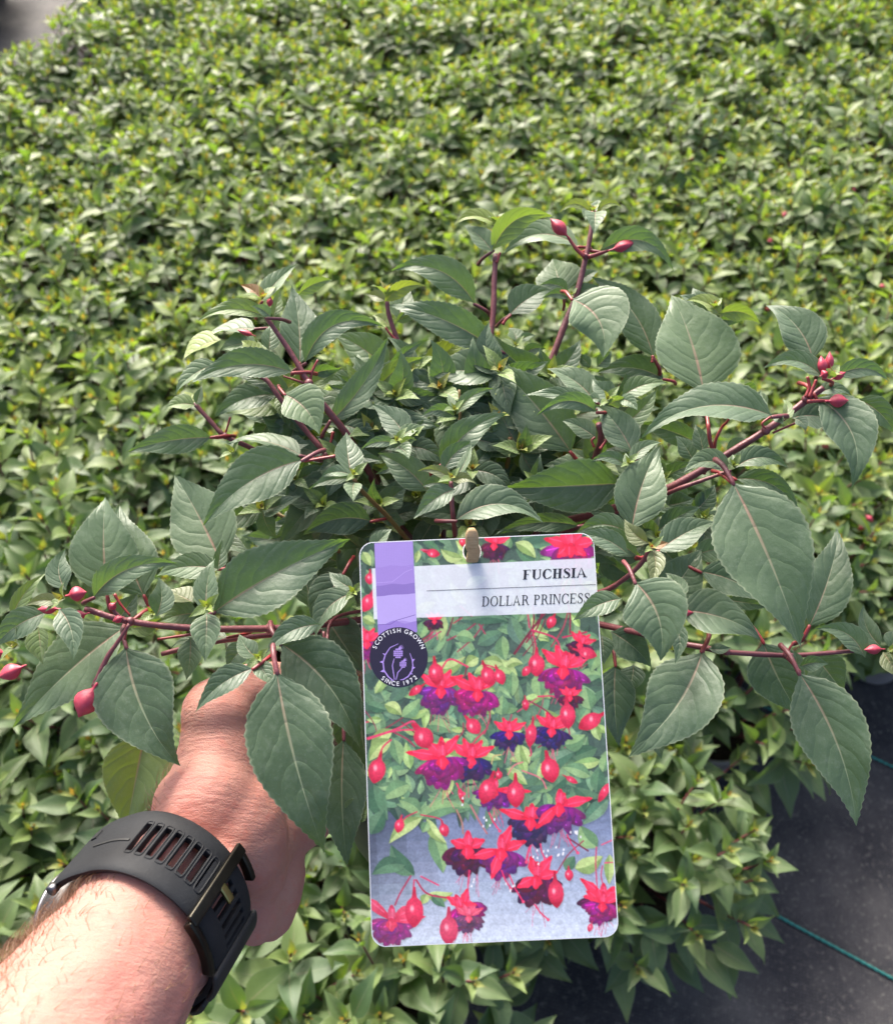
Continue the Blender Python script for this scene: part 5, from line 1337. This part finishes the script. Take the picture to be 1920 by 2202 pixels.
# --- wooden peg through the slot: from in front of the card's top edge, through it, down into the soil
def peg():
    a = N('peg_wood'); tc = a.n('TexCoord'); mp = a.n('Mapping'); mp.inputs['Scale'].default_value = (1, 14, 14); a.l(tc.outputs['Object'], mp.inputs[0])
    g = a.noise(160.0, 5.0, mp.outputs[0], .7)
    c = a.mix(a.ramp(g, .3, .72), (0.50, 0.36, 0.20, 1), (0.30, 0.19, 0.09, 1))
    c = a.mix(a.math('MULTIPLY', a.ramp(a.noise(700.0, 3.0, tc.outputs['Object']), .6, .7), .5), c, (0.12, .07, .035, 1))
    m = a.done(a.bsdf(c, .65, .3, 0, a.bump(g, .4, .0006)))
    top = P(*px('1', 758, 48), .3515); mid = P(*px('1', 762, 160), .3545); slot = P(*px('1', 766, 236), .3605); low = POTC + PAX * -.02 - FWD * .03
    pts = catmull([top, mid, slot, slot.lerp(low, .25), slot.lerp(low, .6), low], 8)
    X = (slot - top).normalized(); W_ = RGT; V, F = [], []; n = len(pts); sides = 12
    for i, p in enumerate(pts):
        t = (pts[min(i + 1, n - 1)] - pts[max(0, i - 1)]).normalized(); e1 = (W_ - t * W_.dot(t)).normalized(); e2 = t.cross(e1)
        q = min(1.0, (0.45, .72, .88, .97)[i] if i < 4 else 1.0)
        for k in range(sides):
            an = 2 * math.pi * k / sides; cx, sx = math.cos(an), math.sin(an)
            V.append(p + e1 * (0.0027 * q * math.copysign(abs(cx) ** .6, cx)) + e2 * (0.0014 * q * math.copysign(abs(sx) ** .6, sx)))
    for i in range(n - 1):
        for k in range(sides): F.append((i * sides + k, i * sides + (k + 1) % sides, (i + 1) * sides + (k + 1) % sides, (i + 1) * sides + k))
    F.append(tuple(range(sides - 1, -1, -1))); F.append(tuple(range((n - 1) * sides, n * sides)))
    o = obj('wooden_peg', mesh_from('wooden_peg', V, F, m)); tag(o, 'small pale wooden peg poking through the top of the label card', 'peg')
peg()
# ------------------------------------------------------------------ hand and forearm
def c3(x, y, d):
    fx, fy = px('3', x, y); return Vector(((fx - 960) / FPX * d, -(fy - 1101) / FPX * d, d))     # camera space
AA = Vector((.26, .37, .89)).normalized()
UU = Vector((0, 1, 0)); UU = (UU - AA * UU.dot(AA)).normalized()
VV = Vector((1, 0, 0)); VV = (VV - AA * VV.dot(AA)); VV = (VV - UU * VV.dot(UU)).normalized()
W0 = c3(745, 1610, .325)
def toworld(v): return cw(v.x, v.y, v.z)
def loft(secs, sides=28, cap=True):
    """secs: (centre, half-axis A, half-axis B) in camera space"""
    V, F = [], []
    for c, A, B in secs:
        for k in range(sides):
            an = 2 * math.pi * k / sides; V.append(toworld(c + A * math.cos(an) + B * math.sin(an)))
    n = len(secs)
    for i in range(n - 1):
        for k in range(sides): F.append((i * sides + k, i * sides + (k + 1) % sides, (i + 1) * sides + (k + 1) % sides, (i + 1) * sides + k))
    if cap: F.append(tuple(range(sides - 1, -1, -1))); F.append(tuple(range((n - 1) * sides, n * sides)))
    return V, F
def smooth_secs(secs, m=5):
    C = catmull([s[0] for s in secs], m); A = catmull([s[1] for s in secs], m); B = catmull([s[2] for s in secs], m)
    return list(zip(C, A, B))
def build_person():
    parts = []
    fa = [(W0 + AA * s + UU * du + VV * dv, UU * ru, VV * rv) for s, ru, rv, du, dv in
          ((-.26, .047, .045, -.012, -.004), (-.18, .0445, .042, -.008, -.003), (-.11, .0405, .0375, -.004, -.002), (-.05, .0352, .0330, -.0005, 0), (-.02, .0327, .0305, 0, 0), (.0, .0316, .0287, 0, 0), (.028, .0300, .0275, 0, 0))]
    D1 = Vector((.70, -.62, .12)).normalized(); D2 = Vector((.45, .62, -.45)).normalized()
    hand = [(c3(1165, 1130, .374), D1 * .0310, D2 * .0250), (c3(1275, 905, .392), D1 * .0335, D2 * .0225), (c3(1400, 740, .420), D1 * .0430, D2 * .0185), (c3(1560, 610, .455), D1 * .0415, D2 * .0145)]
    # turn the wrist section gradually into the hand's
    parts.append(loft(smooth_secs(fa + hand)))
    # thumb
    th = [(1170, 900, .374, .0200), (1205, 620, .383, .0178), (1210, 400, .390, .0163), (1290, 262, .398, .0140), (1480, 200, .406, .0118), (1640, 190, .412, .0098), (1720, 195, .415, .0060)]
    parts.append(tube([toworld(v) for v in catmull([c3(x, y, d) for x, y, d, r in th], 6)], [float(np.interp(i / 36, [k / 6 for k in range(7)], [t[3] for t in th])) for i in range(37)], 20))
    # thenar and heel of the palm
    def blob(c, r, el=(1, 1, 1)):
        s = 14; secs = []
        for i in range(9):
            a = math.pi * (i + .5) / 9; secs.append((c + Vector((0, 0, -math.cos(a) * r * el[2])), Vector((r * el[0] * math.sin(a), 0, 0)), Vector((0, r * el[1] * math.sin(a), 0))))
        return loft(secs, s)
    parts.append(blob(c3(1230, 800, .388), .024, (1, 1.4, 1)))
    parts.append(blob(c3(1170, 880, .374), .0225, (1, 1.2, 1)))
    parts.append(blob(c3(1290, 1020, .376), .024, (1, 1.2, 1)))
    parts.append(blob(c3(1195, 350, .388), .0165, (1, 1.05, 1)))
    parts.append(blob(c3(1475, 1235, .410), .0195, (.9, 1.6, 1.0)))
    parts.append(blob(c3(1400, 1380, .396), .0145, (.9, 1.4, 1.0)))
    # four fingers curling round the far side of the pot
    for k, (x0, y0, x1, y1, x2, y2) in enumerate([(1420, 330, 1900, 120, 2150, 60), (1520, 480, 2000, 330, 2260, 270), (1600, 620, 2080, 540, 2320, 500), (1680, 780, 2080, 760, 2260, 740)]):
        f = [c3(x0, y0, .445), c3((x0 + x1) / 2, (y0 + y1) / 2, .487), c3(x1, y1, .525), c3(x2, y2, .530), c3(x2 + 160, y2 - 20, .518)]
        q = catmull(f, 6); n = len(q)
        parts.append(tube([toworld(v) for v in q], [(.0105 - .0032 * i / (n - 1) + .0007 * math.cos(i * .9)) * (.94 if k == 3 else 1) * (.5 if i == n - 1 else 1) for i in range(n)], 12))
    V, F = join(parts)
    a = N('skin'); tc = a.n('TexCoord'); ob = tc.outputs['Object']
    c = a.mix(a.ramp(a.noise(38.0, 4.0, ob), .30, .70), (0.37, 0.196, 0.156, 1), (0.365, 0.156, 0.126, 1))
    c = a.mix(a.math('MULTIPLY', a.ramp(a.noise(150.0, 3.0, ob), .54, .70), .45), c, (0.38, 0.128, 0.098, 1))
    c = a.mix(a.math('MULTIPLY', a.ramp(a.noise(330.0, 2.0, ob), .66, .74), .35), c, (0.33, 0.10, 0.065, 1))
    c = a.mix(a.math('MULTIPLY', a.ramp(a.noise(14.0, 2.0, ob), .50, .72), .22), c, (0.40, 0.25, 0.245, 1))
    vo = a.n('TexVoronoi', feature='DISTANCE_TO_EDGE'); vo.inputs['Scale'].default_value = 620.0; a.l(ob, vo.inputs['Vector'])
    mp = a.n('Mapping'); mp.inputs['Rotation'].default_value = (R(30), 0, R(-40)); mp.inputs['Scale'].default_value = (1, 4.5, 1.4); a.l(ob, mp.inputs[0])
    wr = a.noise(115.0, 5.0, mp.outputs[0], .62)
    h = a.math('ADD', a.math('MULTIPLY', a.math('MINIMUM', vo.outputs['Distance'], .12), 1.3), a.math('MULTIPLY', wr, 1.6))
    h = a.math('ADD', h, a.math('MULTIPLY', a.noise(60.0, 3.0, ob), 1.5))
    nb = a.bump(h, .42, .0012)
    rough = a.math('ADD', .56, a.math('MULTIPLY', a.noise(200.0, 3.0, ob), .2))
    m = a.done(a.bsdf(c, rough, .22, 0, nb, **{'Subsurface Weight': .28, 'Subsurface Radius': (.0075, .0028, .0015), 'Subsurface Scale': 1.0}))
    me = mesh_from('person', V, F, m); o = obj('person', me)
    rm = o.modifiers.new('r', 'REMESH'); rm.mode = 'VOXEL'; rm.voxel_size = .0017; rm.use_smooth_shade = True
    sm = o.modifiers.new('s', 'SMOOTH'); sm.factor = .5; sm.iterations = 13
    apply_mods(o, 'person')
    # tendons and soft dents
    me = o.data; co = np.empty(len(me.vertices) * 3); me.vertices.foreach_get('co', co); co = co.reshape(-1, 3)
    no = np.empty(len(me.vertices) * 3); me.vertices.foreach_get('normal', no); no = no.reshape(-1, 3)
    from mathutils import noise as mn
    for i in range(len(co)):
        p = Vector(co[i]); q = (p - CAMLOC); cs = Vector((q.dot(RGT), q.dot(UPV), q.dot(FWD))) - W0
        ang = math.atan2(cs.dot(VV), cs.dot(UU)); s = cs.dot(AA)
        dsp = .0016 * mn.noise(p * 28) + .0006 * mn.noise(p * 80)
        if s < .02: dsp += .0011 * math.exp(-((ang - 1.75) / .16) ** 2) + .0010 * math.exp(-((ang - 2.2) / .16) ** 2) - .0008 * math.exp(-((ang - 1.98) / .10) ** 2)
        dsp -= .0010 * math.exp(-((s + .005) / .006) ** 2)
        co[i] += no[i] * dsp
    me.vertices.foreach_set('co', co.ravel()); me.update()
    if not all(p.use_smooth for p in me.polygons): me.polygons.foreach_set('use_smooth', [True] * len(me.polygons))
    tag(o, 'bare left forearm and hand reaching in from below to hold up the plant', 'person')
    return o, co, no
person, pco, pno = build_person()
def hairs():
    r = random.Random(8); parts = []; V, F = [], []; n = 0; idx = list(range(len(pco))); r.shuffle(idx)
    for i in idx:
        p = Vector(pco[i]); nn = Vector(pno[i]); q = p - CAMLOC; cs = Vector((q.dot(RGT), q.dot(UPV), q.dot(FWD))) - W0
        ang = math.atan2(cs.dot(VV), cs.dot(UU)); s = cs.dot(AA)
        w_ = math.exp(-((ang + .85) / .60) ** 2)
        if s < -.095 or s > .075 or (0 < s < .028): continue
        if s > .03: w_ = .45 * math.exp(-((ang + 1.0) / .5) ** 2)
        if s < -.003: w_ += .045
        if r.random() > w_ * (.75 if s < 0 else .4): continue
        adir = cdir(*AA); base = (adir * r.uniform(.2, 1.0) + cdir(*VV) * r.uniform(-.9, .5) + cdir(*UU) * r.uniform(-.3, .5)); base = (base - nn * base.dot(nn)).normalized()
        L = r.uniform(.005, .014) * (.6 + .5 * min(1, w_ * 1.5)); pts = []
        cdv = nn.cross(base) * r.uniform(-.5, .5)
        for k in range(6):
            t = k / 5; pts.append(p - nn * .0004 + (nn * (.75 * t - .45 * t * t) + base * (t * .8) + cdv * t * t) * L)
        v, f = tube(pts, [.00011 * (1 - .75 * k / 5) for k in range(6)], 3, False); o = len(V); V += v; F += [tuple(a + o for a in b) for b in f]; n += 1
        if n > 2300: break
    m = simple('ginger_hair', (0.11, 0.05, 0.022, 1), (0.26, 0.14, 0.06, 1), 40, .4, .5)
    h = obj('arm_hair', mesh_from('arm_hair', V, F, m), person); h['kind'] = 'stuff'
hairs()

# ------------------------------------------------------------------ wristwatch
M_RUB = simple('strap_rubber', (0.010, 0.011, 0.013, 1), (0.017, 0.019, 0.022, 1), 60, .66, .2, .12, 900)
M_RUB2 = simple('keeper_rubber', (0.010, 0.011, 0.012, 1), (0.016, 0.017, 0.018, 1), 60, .55, .4, .12, 900)
M_GUN = simple('buckle_metal', (0.022, 0.021, 0.018, 1), (0.045, 0.042, 0.034, 1), 90, .40, .5, 0, 0, 1.0)
M_STEEL = simple('steel', (0.14, 0.14, 0.15, 1), (0.20, 0.20, 0.21, 1), 60, .36, .5, 0, 0, 1.0)
M_BRASS = simple('brassy_pin', (0.20, 0.18, 0.07, 1), (0.28, 0.25, 0.10, 1), 60, .3, .5, 0, 0, 1.0)
M_CASE = simple('case_polymer', (0.014, 0.014, 0.015, 1), (0.022, 0.022, 0.024, 1), 60, .42, .5)
M_GLASS = simple('watch_glass', (0.005, 0.006, 0.008, 1), (0.008, 0.009, 0.012, 1), 10, .06, .6)
def S(th, w_, h):
    """point on the strap: th degrees from the top (positive to the right), w across, h above the skin"""
    t = R(th); return toworld(W0 + AA * w_ + UU * ((.0336 + h) * math.cos(t)) + VV * ((.0302 + h) * math.sin(t)))
WATCH_M = Matrix.Translation(toworld(W0 + AA * .013))
watch = empty('wristwatch', WATCH_M); tag(watch, 'black sports wristwatch with slotted rubber strap worn on the bare wrist', 'watch')
def patch(name, t0, t1, w0, w1, h0, h1, mat, n=12, bev=.0006, hfun=None, wfun=None, parent=None):
    V, F = [], []
    for i in range(n + 1):
        th = t0 + (t1 - t0) * i / n; dh = hfun(i / n) if hfun else 0; dw = wfun(i / n) if wfun else 0
        V += [S(th, w0 - dw, h0 + dh), S(th, w1 + dw, h0 + dh), S(th, w1 + dw, h1 + dh), S(th, w0 - dw, h1 + dh)]
    for i in range(n):
        for k in range(4): F.append((4 * i + k, 4 * i + (k + 1) % 4, 4 * i + 4 + (k + 1) % 4, 4 * i + 4 + k))
    F.append((3, 2, 1, 0)); F.append((4 * n, 4 * n + 1, 4 * n + 2, 4 * n + 3))
    o = obj(name, mesh_from(name, V, F, mat, False), parent or watch)
    bm = bmesh.new(); bm.from_mesh(o.data); bmesh.ops.recalc_face_normals(bm, faces=bm.faces); bm.to_mesh(o.data); bm.free()
    if bev:
        b = o.modifiers.new('b', 'BEVEL'); b.width = bev; b.segments = 3; b.limit_method = 'ANGLE'; b.angle_limit = R(40)
        apply_mods(o, name)
    o.data.polygons.foreach_set('use_smooth', [True] * len(o.data.polygons))
    try: o.data.set_sharp_from_angle(angle=R(40))
    except Exception: pass
    return o
def slotted(name, t0, t1, w0, w1, slots, slen, h0, th, hfun=None):
    """band with real cut-outs: slots are (angle centre, half width in degrees)"""
    ts = sorted(set([t0 + (t1 - t0) * i / 60 for i in range(61)] + [a - b for a, b in slots] + [a + b for a, b in slots]))
    q = [ts[0]]
    for t in ts[1:]:
        if t - q[-1] > .35 or any(abs(t - (a + s * b)) < 1e-6 for a, b in slots for s in (-1, 1)): q.append(t)
    ts = q; mid = (w0 + w1) / 2 + .0005
    ws = [w0, w0 + .0014, w0 + .004, mid - slen / 2, mid - slen / 2 + .0012, mid, mid + slen / 2 - .0012, mid + slen / 2, w1 - .004, w1 - .0014, w1]
    V, F = [], []
    for t in ts:
        f = (t - t0) / (t1 - t0)
        for j, w_ in enumerate(ws):
            crown = -.0009 if j in (0, len(ws) - 1) else (-.0002 if j in (1, len(ws) - 2) else 0)
            V.append(S(t, w_, h0 + crown + (hfun(f) if hfun else 0)))
    m = len(ws)
    for i in range(len(ts) - 1):
        tm = (ts[i] + ts[i + 1]) / 2; cut = any(abs(tm - a) < b for a, b in slots)
        for j in range(m - 1):
            wm = (ws[j] + ws[j + 1]) / 2
            if cut and abs(wm - mid) < slen / 2: continue
            F.append((i * m + j, i * m + j + 1, (i + 1) * m + j + 1, (i + 1) * m + j))
    o = obj(name, mesh_from(name, V, F, M_RUB, False), watch)
    so = o.modifiers.new('s', 'SOLIDIFY'); so.thickness = th; so.offset = 0
    b = o.modifiers.new('b', 'BEVEL'); b.width = .00045; b.segments = 2; b.limit_method = 'ANGLE'; b.angle_limit = R(50)
    apply_mods(o, name)
    o.data.polygons.foreach_set('use_smooth', [True] * len(o.data.polygons))
    try: o.data.set_sharp_from_angle(angle=R(35))
    except Exception: pass
    return o
rise = lambda f: .0045 * max(0, 1 - f / .28) ** 1.6
slotted('strap', -56, 66, 0, .0300, [(2 + i * 7.3, 2.1) for i in range(8)], .0140, .0012, .0028, rise)
slotted('strap_tail', 52, 176, .001, .0295, [(70 + i * 7.3, 2.1) for i in range(5)], .0140, .0012, .0024)
# shallow moulded rims around the slots
for i in range(8):
    a = 2 + i * 7.3; f = (a + 56) / 122
    V, F = [], []; ring = []
    c, hw, hl = a, 2.75, .0082; mid = .0155
    for k in range(28):
        an = 2 * math.pi * k / 28; cx, sx = math.cos(an), math.sin(an)
        ring.append(S(c + hw * math.copysign(abs(cx) ** .35, cx), mid + hl * math.copysign(abs(sx) ** .35, sx), .0026 + rise(f)))
    v, fc = tube(ring + ring[:1], [.00034] * 29, 6, False)
    obj('slot_rim', mesh_from('slot_rim', v, fc, M_RUB), watch)
# moulded line and arrow beside the case
patch('moulded_groove', -34, -3, .0128, .0137, .0022, .0030, M_RUB2, 14, 0, lambda f: rise((22 + 31 * f) / 122))
patch('moulded_arrow', -46, -41, .0195, .0235, .0026, .0033, M_RUB2, 4, 0, lambda f: rise((10 + 5 * f) / 122))
# buckle: cross bar, two arms, pin
patch('buckle', 57.0, 64.5, -.0035, .0340, .0032, .0056, M_GUN, 6, .0008)
patch('buckle_arm', 60, 99, -.0046, -.0018, .0006, .0048, M_GUN, 14, .0008, lambda f: -.0012 * f)
patch('buckle_arm', 60, 84, .0316, .0342, .0006, .0048, M_GUN, 12, .0008, lambda f: -.0012 * f)
patch('buckle_pin', 62, 74.5, .0138, .0172, .0040, .0056, M_BRASS, 6, .0006)
# keepers holding the loose end
bulge = lambda f: .0009 * math.sin(math.pi * f)
patch('strap_keeper', 104, 128, -.0020, .0308, .0014, .0038, M_RUB2, 12, .0014, bulge)
patch('strap_keeper', 134, 150, -.0016, .0306, .0014, .0036, M_RUB2, 10, .0014, bulge)
# case, bezel and glass on the back of the wrist
def case():
    n = (UU * math.cos(R(-104)) + VV * math.sin(R(-104))).normalized(); t = AA.cross(n).normalized(); c = W0 + AA * .0135 + UU * (0.0336 * math.cos(R(-104))) + VV * (.0302 * math.sin(R(-104))) + n * .0010
    def lathe(prof, sides=64):
        V, F = [], []
        for r, z in prof:
            for k in range(sides):
                a = 2 * math.pi * k / sides; V.append(toworld(c + n * z + (AA * math.cos(a) + t * math.sin(a)) * r))
        for i in range(len(prof) - 1):
            for k in range(sides): F.append((i * sides + k, i * sides + (k + 1) % sides, (i + 1) * sides + (k + 1) % sides, (i + 1) * sides + k))
        F.append(tuple(range((len(prof) - 1) * sides, len(prof) * sides))); F.append(tuple(range(sides - 1, -1, -1)))
        return V, F
    cs = obj('watch_case', mesh_from('watch_case', *lathe([(.015, -.003), (.0200, -.0015), (.0215, .001), (.0218, .006), (.0210, .0080), (.0190, .0084)]), M_CASE), watch)
    obj('bezel', mesh_from('bezel', *lathe([(.0188, .0080), (.0212, .0083), (.0214, .0096), (.0204, .0108), (.0176, .0105), (.0174, .0098)]), M_STEEL), cs)
    obj('glass', mesh_from('watch_glass', *lathe([(.0173, .0099), (.0171, .0103), (.012, .0104), (.0, .0104)]), M_GLASS), cs)
    for wv, av in ((-.0012, -54),):
        p0, p1 = S(av, wv - .0016, .0050), S(av, wv + .0016, .0050)
        obj('lug_screw', mesh_from('lug_screw', *tube([p0, p0.lerp(p1, .1), p0.lerp(p1, .9), p1], [.0016, .0021, .0021, .0016], 16), M_STEEL), cs)
    for av in (70, 110):                            # side buttons
        q = AA * math.cos(R(av)) + t * math.sin(R(av)); p0 = c + q * .0205 + n * .0040; p1 = c + q * .0238 + n * .0040
        obj('button', mesh_from('button', *tube([toworld(p0), toworld(p0.lerp(p1, .7)), toworld(p1)], [.0026, .0026, .0020], 14), M_STEEL), cs)
case()
